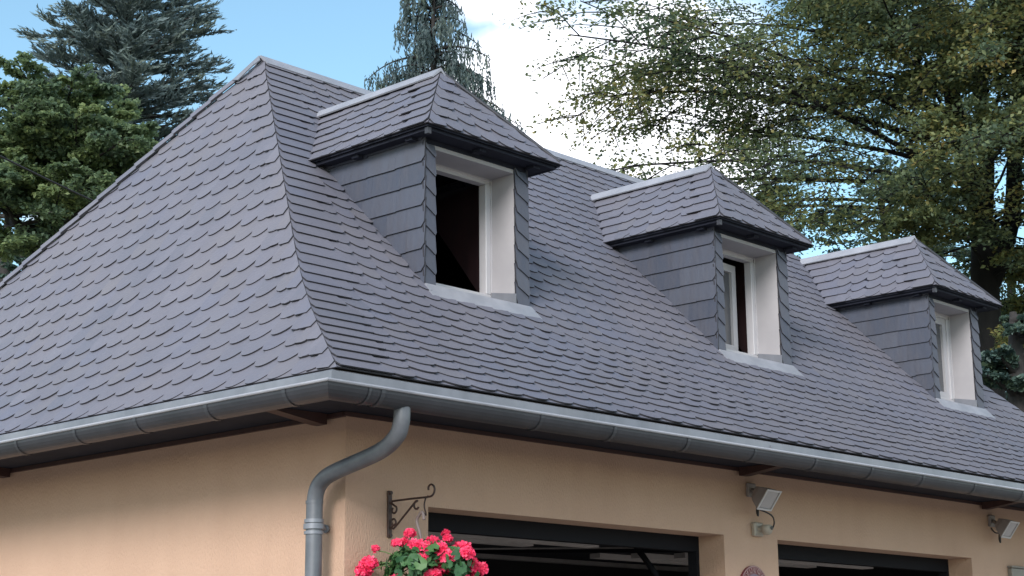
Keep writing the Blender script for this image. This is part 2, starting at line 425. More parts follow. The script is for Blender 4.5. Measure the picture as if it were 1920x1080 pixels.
# garage interior: inner faces dark, header frames, joists, raised doors
mb = MB()
for (a, b) in ((D1, D2), (D3, D4)):
    mb.box(a-.02, b+.02, .157, .21, ZD-.075, ZD+.1)
    mb.box(a-.06, a+.03, .157, .21, .0, ZD-.075); mb.box(b-.02, b+.06, .157, .21, 0, ZD-.075)
    mb.build('door_frame', M['gdoor'], house); mb = MB()
mb = MB()
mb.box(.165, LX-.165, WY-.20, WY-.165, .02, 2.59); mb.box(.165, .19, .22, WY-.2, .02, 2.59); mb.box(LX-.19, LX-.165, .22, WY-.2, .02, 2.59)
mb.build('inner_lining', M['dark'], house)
for k, y in enumerate((.62, .92, 1.24, 1.6, 2.0, 2.5, 3.0, 3.5)):
    mb = MB(); mb.box(.2, LX-.2, y, y+.07, 2.47, 2.595); mb.build('joist', M['gbeam'], house)
for (a, b, x1) in ((D1, D2, 1.95), (D3, D4, 3.9)):
    mb = MB()
    mb.hexa([(a+.03, .26, 2.255), (b-.05, .26, 2.255), (b-.05, 2.2, 2.36), (a+.03, 2.2, 2.36), (a+.03, .26, 2.275), (b-.05, .26, 2.275), (b-.05, 2.2, 2.38), (a+.03, 2.2, 2.38)])
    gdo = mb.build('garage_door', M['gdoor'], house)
    mb = MB()
    for k in range(4):
        y = .34+k*.30; z = 2.255+(y-.26)*.105/1.94
        mb.box(a+.06, b-.55-.14*k, y, y+.075, z-.028, z-.001)
    mb.build('door_batten', M['gbeam'], gdo)
    mb = MB(); mb.tube([(b-.07, .5, 2.27), (b-.09, .36, 2.12), (b-.12, .27, 1.7), (b-.12, .26, 1.2)], .016, 6); mb.build('door_arm', M['gdoor'], gdo)

# soffit, fascia and rafter feet
mb = MB(); z0, z1 = 2.642, 2.655
mb.box(-OX-.01, LX+OX, -OY-.01, -.001, z0, z1); mb.box(-OX-.01, -.001, 0, WY+OY, z0, z1); mb.box(LX+.001, LX+OX, 0, WY+OY, z0, z1); mb.box(0, LX, WY+.001, WY+OY, z0, z1)
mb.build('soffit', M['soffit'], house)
mb = MB()
mb.box(-.018, LX, -.016, -.002, 2.624, 2.640); mb.box(-.020, -.002, .0, WY, 2.622, 2.640)
mb.build('wall_plate', M['wood'], house)
def rafter_foot(p, d):
    mb = MB(); d = np.array(d, float); s = np.array([-d[1], d[0], 0])*.03; p = np.array(p, float)
    A = [p, p+d*.26, p+d*.26-np.array([0, 0, .012]), p+d*.03-np.array([0, 0, .042]), p-np.array([0, 0, .042])]
    mb.prism([q-s for q in A], 2*s); mb.build('rafter_foot', M['wood'], house)
for x in (2.62, 5.12): rafter_foot((x, -.018, 2.641), (0, -1, 0))
for y in (.12, 2.48): rafter_foot((-.021, y, 2.641), (-1, 0, 0))
# zinc eave flashing: upright band under the slates
def ring(off, ext=0): return [(-OX+off, -OY+off), (XE2-off, -OY+off), (XE2-off, YE2-off), (-OX+off, YE2-off)]
mb = MB()
prof = [(.05, 2.703), (-.004, 2.7035), (-.012, 2.699), (-.014, 2.60), (.012, 2.597), (.012, 2.656), (.05, 2.66)]   # offset outward = negative
rs = [[(x, y, z) for (x, y) in ring(o)] for o, z in prof]
for i in range(len(prof)):
    a, b = rs[i], rs[(i+1) % len(prof)]
    for k in range(4):
        j = (k+1) % 4; mb.poly([a[k], a[j], b[j], b[k]])
for x in (2.3, 4.9):
    mb.box(x, x+.006, -OY-.0175, -OY-.0145, 2.605, 2.686)
mb.build('eave_flashing', M['zinc'], house)
# half-round gutter with rolled lip, joints and brackets
def gutter_ring(prof, mat, name, parent, mbx=None):
    mb = mbx or MB()
    rs = [[(x, y, z) for (x, y) in ring(o)] for o, z in prof]
    for i in range(len(prof)):
        a, b = rs[i], rs[(i+1) % len(prof)]
        for k in (0, 3):
            j = (k+1) % 4; mb.poly([a[k], a[j], b[j], b[k]], 0, True)
    return mb
GR = .056; GC = -.020-GR; GZ = 2.632
arc = [(GC+GR*cos(t), GZ-GR*1.0*sin(t)) for t in np.linspace(0, pi, 13)]
inner = [(GC+(GR-.004)*cos(t), GZ-(GR-.004)*sin(t)) for t in np.linspace(pi, 0, 13)]
gut = gutter_ring(arc+inner, 0, 'gutter', house).build('gutter', M['zinc_dark'], house)
LR = .0065; LC = (GC-GR-.001, GZ+.003)
gutter_ring([(LC[0]+LR*cos(t), LC[1]+LR*sin(t)) for t in np.linspace(0, 2*pi, 9)[:-1]], 0, '', None).build('gutter_lip', M['zinc_bright'], gut)
def gjoint(axis, q, wd=.02, mat='zinc_dark'):
    mb = MB()
    for (o1, z1), (o2, z2) in zip([(GC+(GR+.003)*cos(t), GZ-(GR+.003)*sin(t)) for t in np.linspace(.5, pi, 11)][:-1], [(GC+(GR+.003)*cos(t), GZ-(GR+.003)*sin(t)) for t in np.linspace(.5, pi, 11)][1:]):
        if axis == 'x': mb.poly([(q, -OY+o1, z1), (q+wd, -OY+o1, z1), (q+wd, -OY+o2, z2), (q, -OY+o2, z2)], 0, True)
        else: mb.poly([(-OX+o1, q, z1), (-OX+o1, q+wd, z1), (-OX+o2, q+wd, z2), (-OX+o2, q, z2)], 0, True)
    mb.build('gutter_bracket', M['bracket'], gut)
for q in (-.30, .55, 1.0, 1.5, 2.0, 2.5, 3.0, 3.5, 4.05, 4.6, 5.15): gjoint('x', q)
for q in (-.30, .16, .62, 1.05, 1.5, 1.95, 2.4, 2.9): gjoint('y', q)
for q in (-.36,): gjoint('x', q, .012)
# downpipe
def smooth_path(P, n=6):
    P = [np.array(p, float) for p in P]; Q = []
    for i in range(len(P)-1):
        p0, p1, p2, p3 = P[max(i-1, 0)], P[i], P[i+1], P[min(i+2, len(P)-1)]
        for k in range(n):
            t = k/n; Q.append(.5*((2*p1)+(-p0+p2)*t+(2*p0-5*p1+4*p2-p3)*t*t+(-p0+3*p1-3*p2+p3)*t**3))
    Q.append(P[-1]); return Q
PR = .0315
dp = MB()
path = smooth_path([(-.147, -OY+GC, 2.62), (-.147, -OY+GC, 2.56), (-.145, -.468, 2.525), (-.14, -.44, 2.485), (-.125, -.33, 2.44), (-.11, -.06, 2.39), (-.10, .025, 2.362), (-.10, .055, 2.325), (-.10, .064, 2.28)], 5)
dp.tube(path, PR, 18, 0, False)
dp.tube([(-.10, .064, 2.29), (-.10, .066, 1.2), (-.10, .066, .05)], PR*1.04, 18)
for z, h in ((2.285, .006),): dp.tube([(-.10, .065, z-h), (-.10, .065, z+h)], PR*1.1, 18)
dpo = dp.build('downpipe', M['pipe'], house)
mb = MB()
for z, h, r in ((2.213, .007, 1.2), (2.192, .010, 1.28), (2.168, .006, 1.2)): mb.tube([(-.10, .066, z-h), (-.10, .066, z+h)], PR*r, 20)
mb.tube([(-.06, .066, 2.19), (0, .105, 2.19)], .008, 8); mb.tube([(-.025, .09, 2.19), (-.005, .104, 2.19)], .017, 8)
mb.build('pipe_clip', M['zinc'], dpo)

# dormer positions first: roof needs the openings
DX = [(.908, 1.613), (3.175, 3.885), (5.558, 6.215)]
YF = .505; ZF = YF-YB+ZB; DEZ = 4.135; DRZ = 4.595
# roof boards, with openings inside the dormers
BW = .26                                # height over which the flare bends into the main slope
def inset(z, ka, kb, q0):
    """plan distance of a slope at height z: pitch ka below ZB, kb above, rounded over +-BW"""
    if z <= ZB-BW: return q0+(z-ZB)/ka
    if z >= ZB+BW: return q0+(z-ZB)/kb
    t = z-ZB+BW; return q0-BW/ka+t/ka+(1/kb-1/ka)*t*t/(4*BW)
def yfz(z): return inset(z, KF, KM, YB)
def xlz(z): return inset(z, KFL, KL, XB)
KR = (ZR-ZB)/(XB2-XR)
def xrz(z): return XB2-inset(z, (ZB-ZE)/(XE2-XB2), KR, 0.0)
ZT = np.linspace(ZE-.12, ZR+.1, 420)
_YT = np.array([yfz(z) for z in ZT])
def zf(y): return float(np.interp(y, _YT, ZT))
def hipx(y): return xlz(zf(y))
def hipx2(y): return xrz(zf(y))
class Slope:
    """arc length v <-> height z along a slope profile"""
    def __init__(s, f):
        s.q = np.array([f(z) for z in ZT]); s.v = np.concatenate([[0], np.cumsum(np.hypot(np.diff(s.q), np.diff(ZT)))]); s.v -= np.interp(ZE, ZT, s.v)
    def z(s, v): return float(np.interp(v, s.v, ZT))
    def at(s, v):
        z = s.z(v); q = float(np.interp(v, s.v, s.q)); e = .004
        q2, z2 = float(np.interp(v+e, s.v, s.q)), s.z(v+e); q1, z1 = float(np.interp(v-e, s.v, s.q)), s.z(v-e)
        d = math.hypot(q2-q1, z2-z1); return q, z, (q2-q1)/d, (z2-z1)/d
    def vz(s, z): return float(np.interp(z, ZT, s.v))
SF, SL_ = Slope(yfz), Slope(xlz)
DN = .012
mb = MB()
def quad(y0, y1, xa0, xa1, xb0, xb1):
    mb.poly([(xa0, y0, zf(y0)-DN), (xb0, y0, zf(y0)-DN), (xb1, y1, zf(y1)-DN), (xa1, y1, zf(y1)-DN)])
ys = [-OY, -.2, 0, .12, .24, .36, YF]
for a, b in zip(ys, ys[1:]): quad(a, b, hipx(a), hipx(b), hipx2(a), hipx2(b))
YV = 1.30
cuts = [None]+[c for a, b in DX for c in (a+.02, b-.02)]+[None]
for i in range(0, len(cuts), 2):
    a, b = cuts[i], cuts[i+1]
    quad(YF, YV, hipx(YF) if a is None else a, hipx(YV) if a is None else a, hipx2(YF) if b is None else b, hipx2(YV) if b is None else b)
quad(YV, YR, hipx(YV), XA, hipx2(YV), XR)
zs_ = [ZE, ZB-BW, ZB-BW*.4, ZB, ZB+BW*.4, ZB+BW, ZR]
for a, b in zip(zs_, zs_[1:]):
    dz = -DN
    mb.poly([(xlz(a), 2*YR-yfz(a), a+dz), (xlz(b), 2*YR-yfz(b), b+dz), (xrz(b), 2*YR-yfz(b), b+dz), (xrz(a), 2*YR-yfz(a), a+dz)])
    for f in (xlz, xrz): mb.poly([(f(a), yfz(a), a+dz), (f(b), yfz(b), b+dz), (f(b), 2*YR-yfz(b), b+dz), (f(a), 2*YR-yfz(a), a+dz)])
roof = mb.build('roof', M['deck'], house)

def slated(mb, name='slates', parent=roof): return mb.build(name, [M['slate'], M['slate_edge']], parent)
WS = .150
lin = lambda h: (lambda v: h[0][0]+(v-h[0][1])/(h[1][1]-h[0][1])*(h[1][0]-h[0][0]))
def row_planes(fl, fr, over_r=0.0, vmax=9):
    def f(v, g):
        a, b = v-.03, v+1.6*g; um = (fl(v)+fr(v))/2
        return [line_plane((fl(a), a), (fl(b), b), (um, v)), line_plane((fr(a)+over_r, a), (fr(b)+over_r, b), (um, v)), (0, 1, vmax)]
    return f
def vary(fd, v0, v1, ga, gb, *args, **kw):
    """courses whose height runs from ga at the eave to gb further up"""
    v = v0; j = 0; a = list(args); wa, wb = a[0]
    fd.starter(a[1](v)-.1, a[2](v)+.1, a[3](v, ga), ga, v0+.001, .12)      # doubled course along the eave
    while v < v1:
        t = min(1, max(0, (v-v0-.25)/.65)); g = ga+(gb-ga)*t; a[0] = wa+(wb-wa)*t
        fd.row(v, g, j, *a, **kw); v += g; j += 1
# front slope
mb = MB(); F = Field((0, 0, 0), (1, 0, 0), (0, 1, 0), mb)
def cf(v):
    q, z, a, b = SF.at(v); return np.array([0, q, z]), np.array([0, a, b])
F.curve = cf; VT = SF.vz(ZR)
fl = lambda v: xlz(min(SF.z(v), ZR)); fr = lambda v: xrz(min(SF.z(v), ZR))
holes = [(a-.002, b+.002, SF.vz(zf(YF))-.10, SF.vz(zf(YV))) for a, b in DX]
vary(F, -.012, VT-.02, .087, .094, (.150, .114), fl, fr, row_planes(fl, fr, 0, VT), 1, .28, endL=.27, endR=.24, holes=holes)
slated(mb, 'front_slates')
# left slope
mb = MB(); F = Field((0, 0, 0), (0, -1, 0), (1, 0, 0), mb)
def cl(v):
    q, z, a, b = SL_.at(v); return np.array([q, 0, z]), np.array([a, 0, b])
F.curve = cl; VT = SL_.vz(ZR)
fr = lambda v: -yfz(min(SL_.z(v), ZR)); fl = lambda v: yfz(min(SL_.z(v), ZR))-2*YR
vary(F, -.012, VT-.03, .106, .118, (.134, .126), fl, fr, row_planes(fl, fr, .010, VT), -1, -.30, endR=.12, smallR=.062, over=.012)
slated(mb, 'side_slates')
# back and right slopes: simple courses
mb = MB()
def courses(p00, p01, p10, p11, n):
    p00, p01, p10, p11 = map(np.array, (p00, p01, p10, p11)); nn = np.cross(p01-p00, p10-p00); nn = nn/np.linalg.norm(nn); nn = nn*np.sign(nn[2])
    for i in range(n):
        a, b = i/n, (i+1)/n
        A, B = p00+(p10-p00)*a, p01+(p11-p01)*a; C_, D_ = p01+(p11-p01)*b, p00+(p10-p00)*b
        mb.poly([A+nn*.014, B+nn*.014, C_+nn*.006, D_+nn*.006], 0, False, random.random()); mb.poly([A+nn*.004, B+nn*.004, B+nn*.014, A+nn*.014], 1)
for a, b in zip(zs_, zs_[1:]):
    n = max(2, int((b-a)*1.4/.09)); ya, yb = 2*YR-yfz(a), 2*YR-yfz(b)
    courses((xlz(a), ya, a), (xrz(a), ya, a), (xlz(b), yb, b), (xrz(b), yb, b), n)
    courses((xrz(a), ya, a), (xrz(a), yfz(a), a), (xrz(b), yb+(.001 if b == ZR else 0), b), (xrz(b), yfz(b), b), n)
slated(mb, 'rear_slates')
# slates of the rear slope lapped over the back hip, one piece per course
mb = MB()
def hip_pieces(p, q, n, wd, mat=0):
    p, q = np.array(p), np.array(q); d = (q-p)/n; t = d/np.linalg.norm(d); nl = np.array([-.836, 0, .548]); s = np.cross(nl, t); s /= np.linalg.norm(s)
    if s[1] > 0: s = -s
    for i in range(n):
        a, b = p+d*i-t*.03, p+d*(i+1)+t*.05
        o0, o1 = nl*.024, nl*.013
        A = [a+o0-s*.05, a+o0+s*wd, b+o1+s*wd, b+o1-s*.05]
        mb.prism(A, -nl*.007, 0, 1, random.random())
hip_pieces((-OX, YE2, ZE), (XB, YB2, ZB), 6, .010); hip_pieces((XB, YB2, ZB), tuple(np.array((XB, YB2, ZB))+(np.array((XA, YR, ZR))-np.array((XB, YB2, ZB)))*.93), 19, .010)
slated(mb, 'hip_slates')
# ridge zinc
def bent_cap(name, parent, a, b, sd1, sd2, fl, z=.02, rollr=.0):
    """zinc strip folded over a ridge a-b; sd1, sd2 = unit vectors down each slope"""
    a, b = np.array(a, float), np.array(b, float); sd1, sd2 = np.array(sd1, float), np.array(sd2, float)
    t = (b-a)/np.linalg.norm(b-a); mb = MB(); upv = np.array([0, 0, 1.0])
    n1 = np.cross(t, sd1); n1 *= np.sign(n1[2]); n2 = np.cross(t, sd2); n2 *= np.sign(n2[2])
    P = [a+sd1*fl+n1*(z-.008), a+sd1*fl+n1*z, a+sd1*.012+n1*z, a+upv*(z*1.35), a+sd2*.012+n2*z, a+sd2*fl+n2*z, a+sd2*fl+n2*(z-.008), a+upv*(z*.6)]
    mb.prism(P, b-a); return mb.build(name, M['zinc_bright'], parent)
q = sqrt(.5)
bent_cap('ridge_cap', roof, (XA-.015, YR, ZR), (XR+.02, YR, ZR), (0, -q, -q), (0, q, -q), .072)
mb = MB(); sdv = np.array([-.548, 0, -.836]); nl = np.array([-.836, 0, .548]); A0 = np.array([XA, YR, ZR])
ds = [np.array([XB-XA, YB2-YR, ZB-ZR]), np.array([XB-XA, YB-YR, ZB-ZR])]; ds = [v/np.linalg.norm(v) for v in ds]
tri = [A0+nl*.03+np.array([0, 0, .006]), A0+ds[0]*.20+nl*.03, A0+ds[0]*.20+nl*.03+np.array([0, -.05, -.012]), A0+sdv*.075+nl*.03, A0+ds[1]*.055+nl*.028]
mb.prism(tri, -nl*.006); mb.build('ridge_end_cap', M['zinc'], roof)

# ------------------------------------------------------------------ dormers
def dormer(k):
    xl, xr = DX[k]; pw = .066; rw = .084
    o = (xl, YF, ZF)
    main_z = lambda y: ZB+(y-YB)
    yt = DEZ-ZB+YB                   # where the eave meets the roof
    # cheeks: boards with slate courses
    for x, sgn in ((xl, -1), (xr, 1)):
        mb = MB()
        pts = [(x-sgn*.045, YF+.02, main_z(YF+.02)-.05), (x-sgn*.045, yt, DEZ-.05), (x-sgn*.045, YF+.02, DEZ-.05)]
        mb.prism(pts, (sgn*.036, 0, 0), 1, 1)
        # slate courses, drawn in the (y,z) plane
        Fd = Field((x, YF, ZF), (0, -1, 0), (0, 0, 1), mb, .006, .0); Fd.N = np.array([sgn, 0, 0.0])
        h = .106; H = DEZ-ZF+.01; nr = int(H/h)+1
        pls = [line_plane((-0.0, 0.0-.01), (-(yt-YF), DEZ-ZF-.01), (-.2, .6)), (1, 0, .004), (0, 1, H)]
        for j in range(nr):
            v = -.03+j*h+(.02 if k == 1 else 0); left = -(v+h*1.2)-.05
            u = .004; first = True
            while u > left:
                wd = random.choice((.12, .16, .20, .25))*(1.0 if not first else random.uniform(.7, 1.3))
                r = .02 if first else .002
                P = [(u-wd, v+.002), (u-r, v+random.uniform(-.003, .003)), (u, v+r*1.2), (u, v+h*1.35), (u-wd, v+h*1.35)]
                Fd.put(P, pls, u-wd, v, h, wd, .1)
                u -= wd; first = False
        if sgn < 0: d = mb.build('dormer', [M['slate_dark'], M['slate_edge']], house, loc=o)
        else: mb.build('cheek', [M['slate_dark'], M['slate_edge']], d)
    # corner posts, front clad with narrow slates laid aslant
    ptop = DEZ-.055
    for (a, b) in ((xl-.004, xl+pw), (xr-rw, xr+.004)):
        mb = MB(); mb.box(a+.004, b-.004, YF+.012, YF+.075, ZF-.03, ptop)
        z = ZF-.01
        while z < ptop-.02:
            h = .095; z1 = min(z+h*1.45, ptop); tn = random.random()
            off = random.uniform(-.004, .004)
            A = [(a-off*.3, YF-.002, z+.055), (a+.012, YF-.003, z+.02), (b-.004, YF-.010, z-.02), (b+off*.4, YF-.011, z-.008), (b, YF+.003, z1), (a, YF+.006, z1)]
            mb.prism(A, (0, .008, 0), 0, 1, tn); z += h
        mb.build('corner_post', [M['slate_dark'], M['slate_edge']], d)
    # opening
    oa, ob = xl+pw, xr-rw; ot = DEZ-.072; rec = .165; sz = ZF+.012
    mb = MB()      # lining: head, sides
    mb.box(oa-.02, oa, YF+.012, YF+rec, sz+.02, ot); mb.box(ob, ob+.02, YF+.012, YF+rec, sz+.055, ot); mb.box(oa-.02, ob+.02, YF+.012, YF+rec, ot, ot+.02)
    mb.build('reveal', M['reveal'], d)
    mb = MB(); mb.box(xl, xr, YF+.008, YF+.07, ot+.021, DEZ-.01); mb.box(xl+.02, xr-.02, YF+.075, YF+rec+.03, ot+.021, ot+.04); mb.build('lintel', M['soffit'], d)
    # zinc sill: sloped plate, upstand at the right jamb, apron on the slates
    mb = MB()
    yb = YF+rec; zb = sz+.055
    q_ = main_z
    mb.hexa([(oa-.0, YF-.002, sz-.02), (ob+.0, YF-.002, sz-.02), (ob, yb, zb-.02), (oa, yb, zb-.02), (oa, YF-.002, sz), (ob, YF-.002, sz), (ob, yb, zb), (oa, yb, zb)])
    mb.hexa([(ob-.006, YF, sz), (ob, YF, sz), (ob, yb, zb), (ob-.006, yb, zb), (ob-.006, YF, sz+.055), (ob, YF, sz+.055), (ob, yb, zb+.03), (ob-.006, yb, zb+.03)])
    mb.build('sill', M['zinc'], d)
    mb = MB(); ya = YF-.085; n = .024
    A = [(xl-.024, ya, q_(ya)+n), (xr+.012, ya, q_(ya)+n), (xr+.03, YF-.02, q_(YF-.02)+n+.004), (xr, YF-.012, sz+.004), (xl, YF-.012, sz+.004), (xl-.03, YF-.02, q_(YF-.02)+n+.004)]
    A = [(xl-.028, ya, q_(ya)+n), (xr+.012, ya, q_(ya)+n), (xr+.008, YF-.013, sz+.002), (xl-.01, YF-.013, sz+.002)]
    mb.prism(A, (0, .004, -.006)); mb.build('apron', M['zinc_bright'], d)
    # window frame in the depth of the reveal
    fo = .034; yw = YF+rec+.002; fb = zb+.0; ft = ot+.005; fa, fb2 = oa-.06, ob-.004
    mb = MB()
    mb.bevbox(fa, fa+fo, yw, yw+.05, fb+.02, ft-fo, .003); mb.bevbox(fb2-fo, fb2, yw, yw+.05, fb+.02, ft-fo, .003)
    mb.bevbox(fa, fb2, yw, yw+.05, fb-.004, fb+.02, .003); mb.bevbox(fa, fb2, yw, yw+.05, ft-fo*.55, ft+.0, .003); mb.box(fa, fb2, yw+.004, yw+.05, ft-fo, ft-fo*.55)
    mb.box(fb2-.002, fb2+.006, yw-.004, yw+.0, fb+.0, ft)
    mb.build('window_frame', M['white'], d)
    ia, ib, iz0, iz1 = fa+fo, fb2-fo, fb+.02, ft-fo
    def sash(p0, dirx, wd, z0, z1, mat):
        """casement hinged at p0, leaf along dirx"""
        p0 = np.array(p0, float); dx = np.array(dirx, float); dx /= np.linalg.norm(dx); dn = np.array([-dx[1], dx[0], 0]); st = .045
        mb = MB()
        def bar(u0, u1, a, b):
            c = [p0+dx*u0, p0+dx*u1, p0+dx*u1+dn*.04, p0+dx*u0+dn*.04]
            mb.hexa([(*q[:2], a) for q in c]+[(*q[:2], b) for q in c])
        bar(0, st, z0, z1); bar(wd-st, wd, z0, z1); bar(st, wd-st, z0, z0+st); bar(st, wd-st, z1-st, z1)
        so_ = mb.build('casement', M[mat], d)
        mb = MB(); c = [p0+dx*st+dn*.018, p0+dx*(wd-st)+dn*.018]
        mb.hexa([(*c[0][:2], z0+st), (*c[1][:2], z0+st), (*(c[1]+dn*.005)[:2], z0+st), (*(c[0]+dn*.005)[:2], z0+st), (*c[0][:2], z1-st), (*c[1][:2], z1-st), (*(c[1]+dn*.005)[:2], z1-st), (*(c[0]+dn*.005)[:2], z1-st)])
        g_ = mb.build('pane', M['glass'], d); tag(g_, None)
    if k == 2:
        sash((ia-.0, yw+.012, 0), (1, 0, 0), ib-ia, iz0, iz1, 'white')
    elif k == 1:
        sash((ia+.012, yw+.055, 0), (.9976, .07, 0), (ib-ia)*.92, iz0+.01, iz1-.02, 'white')
    else:
        sash((ia+.005, yw+.06, 0), (.05, 1, 0), ib-ia, iz0+.01, iz1-.01, 'white')
    # inside of the dormer: boarded lining
    yv = yt
    for x, x2 in ((xr-.05, xr-.045), (xl+.045, xl+.05)):
        pts = [(x, yw+.06, fb-.03), (x, yv-.05, DEZ-.1), (x, yw+.06, DEZ-.06)]
        mb = MB(); mb.prism(pts, (x2-x, 0, 0)); mb.build('inner_cheek', M['mahog'], d)
    # roof
    el, er, ey = xl-.082, xr+.135, .402; cx = (el+er)/2; ay = .795
    if k == 2: er = xr+.17; cx = (el+er)/2
    yv_e = yt; yv_r = DRZ-ZB+YB
    T = .016
    Lw = [(el, ey, DEZ), (el, yv_e+.12, DEZ), (cx, yv_r+.12, DRZ), (cx, ay, DRZ)]; Fr = [(el, ey, DEZ), (er, ey, DEZ), (cx, ay, DRZ)]; Rw = [(er, ey, DEZ), (er, yv_e+.12, DEZ), (cx, yv_r+.12, DRZ), (cx, ay, DRZ)]
    mb = MB()
    dz = np.array([0, 0, -T])
    top = [np.array(p) for p in ((el, ey, DEZ), (er, ey, DEZ), (er, yv_e+.12, DEZ), (cx, yv_r+.12, DRZ), (el, yv_e+.12, DEZ), (cx, ay, DRZ))]
    bot = [p+dz for p in top]
    for f in ((0, 1, 5), (1, 2, 3, 5), (0, 5, 3, 4)):
        mb.poly([top[i] for i in f]); mb.poly([bot[i] for i in f][::-1])
    for a, b in ((0, 1), (1, 2), (4, 0)): mb.poly([top[a], bot[a], bot[b], top[b]])
    # eave board and boxed soffit
    mb.box(el+.016, er-.016, ey+.014, ey+.030, DEZ-.030, DEZ-T+.004); mb.box(el+.014, el+.030, ey+.014, yv_e-.03, DEZ-.030, DEZ-T+.004); mb.box(er-.030, er-.014, ey+.030, yv_e-.03, DEZ-.030, DEZ-T+.004)
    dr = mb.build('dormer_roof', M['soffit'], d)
    mb = MB()
    mb.box(el+.031, xl-.002, ey+.031, yv_e-.08, DEZ-.028, DEZ-.020); mb.box(xr+.002, er-.031, ey+.031, yv_e-.08, DEZ-.028, DEZ-.020); mb.box(xl-.002, xr+.002, ey+.031, YF+.006, DEZ-.028, DEZ-.020)
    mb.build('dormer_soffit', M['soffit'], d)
    for q in [(x, x+.045, ey+.036, YF-.013, DEZ-.044, DEZ-.0285) for x in (xl+.30, xr-.02)]+[(el+.034, xl-.012, y, y+.045, DEZ-.044, DEZ-.0285) for y in (YF+.04, YF+.42)]:
        mb = MB(); mb.box(*q); mb.build('rafter_end', M['soffit'], d)
    mb = MB(); mb.box(el+.008, el+.030, ey+.006, ey+.028, DEZ-.048, DEZ-T-.002); mb.build('corner_block', M['zinc_dark'], d)
    # slates on it
    mb = MB(); g = .104; WS = .118
    hl_ = lambda h: lin(h)
    ru = DRZ-DEZ; run = cx-el; ln = sqrt(ru*ru+run*run); c, s_ = run/ln, ru/ln
    Fl = Field((el, 0, DEZ), (0, -1, 0), (c, 0, s_), mb)
    h0 = [Fl.uv((el, ey, DEZ)), Fl.uv((cx, ay, DRZ))]; v0 = [Fl.uv((el, yv_e, DEZ)), Fl.uv((cx, yv_r, DRZ))]
    ho = [(h0[0][0]+.008, h0[0][1]), (h0[1][0]+.008, h0[1][1])]
    pls = [line_plane(*ho, (-.6, .2)), line_plane(*v0, (-.6, .2)), (0, 1, ln)]
    Fl.starter(-2.5, .5, pls, g); Fl.cover(-.016, ln, g, WS*1.0, lin(v0), lin(h0), pls, -1, -.28, endL=.13, endR=.17, over=.008)
    Fl2 = Field((er, 0, DEZ), (0, 1, 0), (-c, 0, s_), mb)
    h0 = [Fl2.uv((er, ey, DEZ)), Fl2.uv((cx, ay, DRZ))]; v0 = [Fl2.uv((er, yv_e, DEZ)), Fl2.uv((cx, yv_r, DRZ))]
    pls = [line_plane(*h0, (.8, .2)), line_plane(*v0, (.8, .2)), (0, 1, ln)]
    Fl2.starter(0, 2.5+YF, pls, g); Fl2.cover(-.016, ln, g, WS, lin(h0), lin(v0), pls, 1, .28, endL=.2, endR=.2)
    run = ay-ey; ln = sqrt(ru*ru+run*run); c, s_ = run/ln, ru/ln
    Ff = Field((0, ey, DEZ), (1, 0, 0), (0, c, s_), mb)
    ha = [Ff.uv((el, ey, DEZ)), Ff.uv((cx, ay, DRZ))]; hb = [Ff.uv((er, ey, DEZ)), Ff.uv((cx, ay, DRZ))]
    pls = [line_plane(*ha, (cx, .2)), line_plane(*hb, (cx, .2)), (0, 1, ln)]
    Ff.starter(el, er, pls, g); Ff.cover(-.016, ln, g, WS, lin(ha), lin(hb), pls, 1, .28, endL=.10, endR=.09, smallL=.09)
    mb.build('dormer_slates', [M['slate'], M['slate_edge']], d)
    bent_cap('dormer_ridge_cap', d, (cx, ay-.012, DRZ), (cx, yv_r+.02, DRZ), ((el-cx)/ln, 0, -ru/sqrt(ru*ru+(cx-el)**2)) if 0 else tuple(np.array([el-cx, 0, DEZ-DRZ])/sqrt(ru*ru+(cx-el)**2)), tuple(np.array([er-cx, 0, DEZ-DRZ])/sqrt(ru*ru+(er-cx)**2)), .062, .024)
    # thin dark verge strip on the far hip
    mb = MB(); mb.tube([(er+.004, ey+.004, DEZ+.012), (cx+.02, ay+.01, DRZ+.022)], .010, 6); mb.build('hip_trim', M['zinc_dark'], d)
    return d
dd = [dormer(k) for k in range(3)]
dd[0]['label'] = 'nearest dormer with its window standing open'
dd[1]['label'] = 'middle dormer with a white casement swung inward'
dd[2]['label'] = 'far dormer with its white window shut'
#PART2
# ------------------------------------------------------------------ things on the wall
# wrought-iron bracket, arm square to the wall
BX = .229
mb = MB(); br = thing('wall_bracket', (BX, 0, 2.25), 'black scrolled iron plant bracket screwed to the wall beside the near door opening', 'bracket')
mb.bevbox(BX-.011, BX+.011, -.010, -.001, 2.163, 2.348, .002)
for z in (2.172, 2.340): mb.tube([(BX, -.009, z), (BX, -.016, z)], .008, 8)
mb.build('back_plate', M['iron'], br)
def spiral(c, r0, r1, a0, a1, n=22):
    return [(BX, c[0]+(r0+(r1-r0)*i/n)*cos(a0+(a1-a0)*i/n), c[1]+(r0+(r1-r0)*i/n)*sin(a0+(a1-a0)*i/n)) for i in range(n+1)]
ri = .0042
mb = MB(); mb.tube([(BX, -.014, 2.296), (BX, -.022, 2.306), (BX, -.12, 2.307), (BX, -.225, 2.306)] , ri, 7)
mb.tube([(BX, -.225, 2.306)]+spiral((-.238, 2.336), .031, .010, -pi/2+.5, -pi/2-4.9), ri, 7)
mb.build('arm', M['iron'], br)
mb = MB(); mb.tube([(BX, -.012, 2.200), (BX, -.030, 2.197), (BX, -.055, 2.215), (BX, -.150, 2.290)]+spiral((-.163, 2.277), .021, .010, 2.2, -2.6)[2:], ri, 7); mb.build('brace', M['iron'], br)
mb = MB(); mb.tube([(BX, -.012, 2.300)]+spiral((-.030, 2.271), .018, .008, 2.6, 6.9+.3), ri, 7); mb.build('scroll', M['iron'], br)
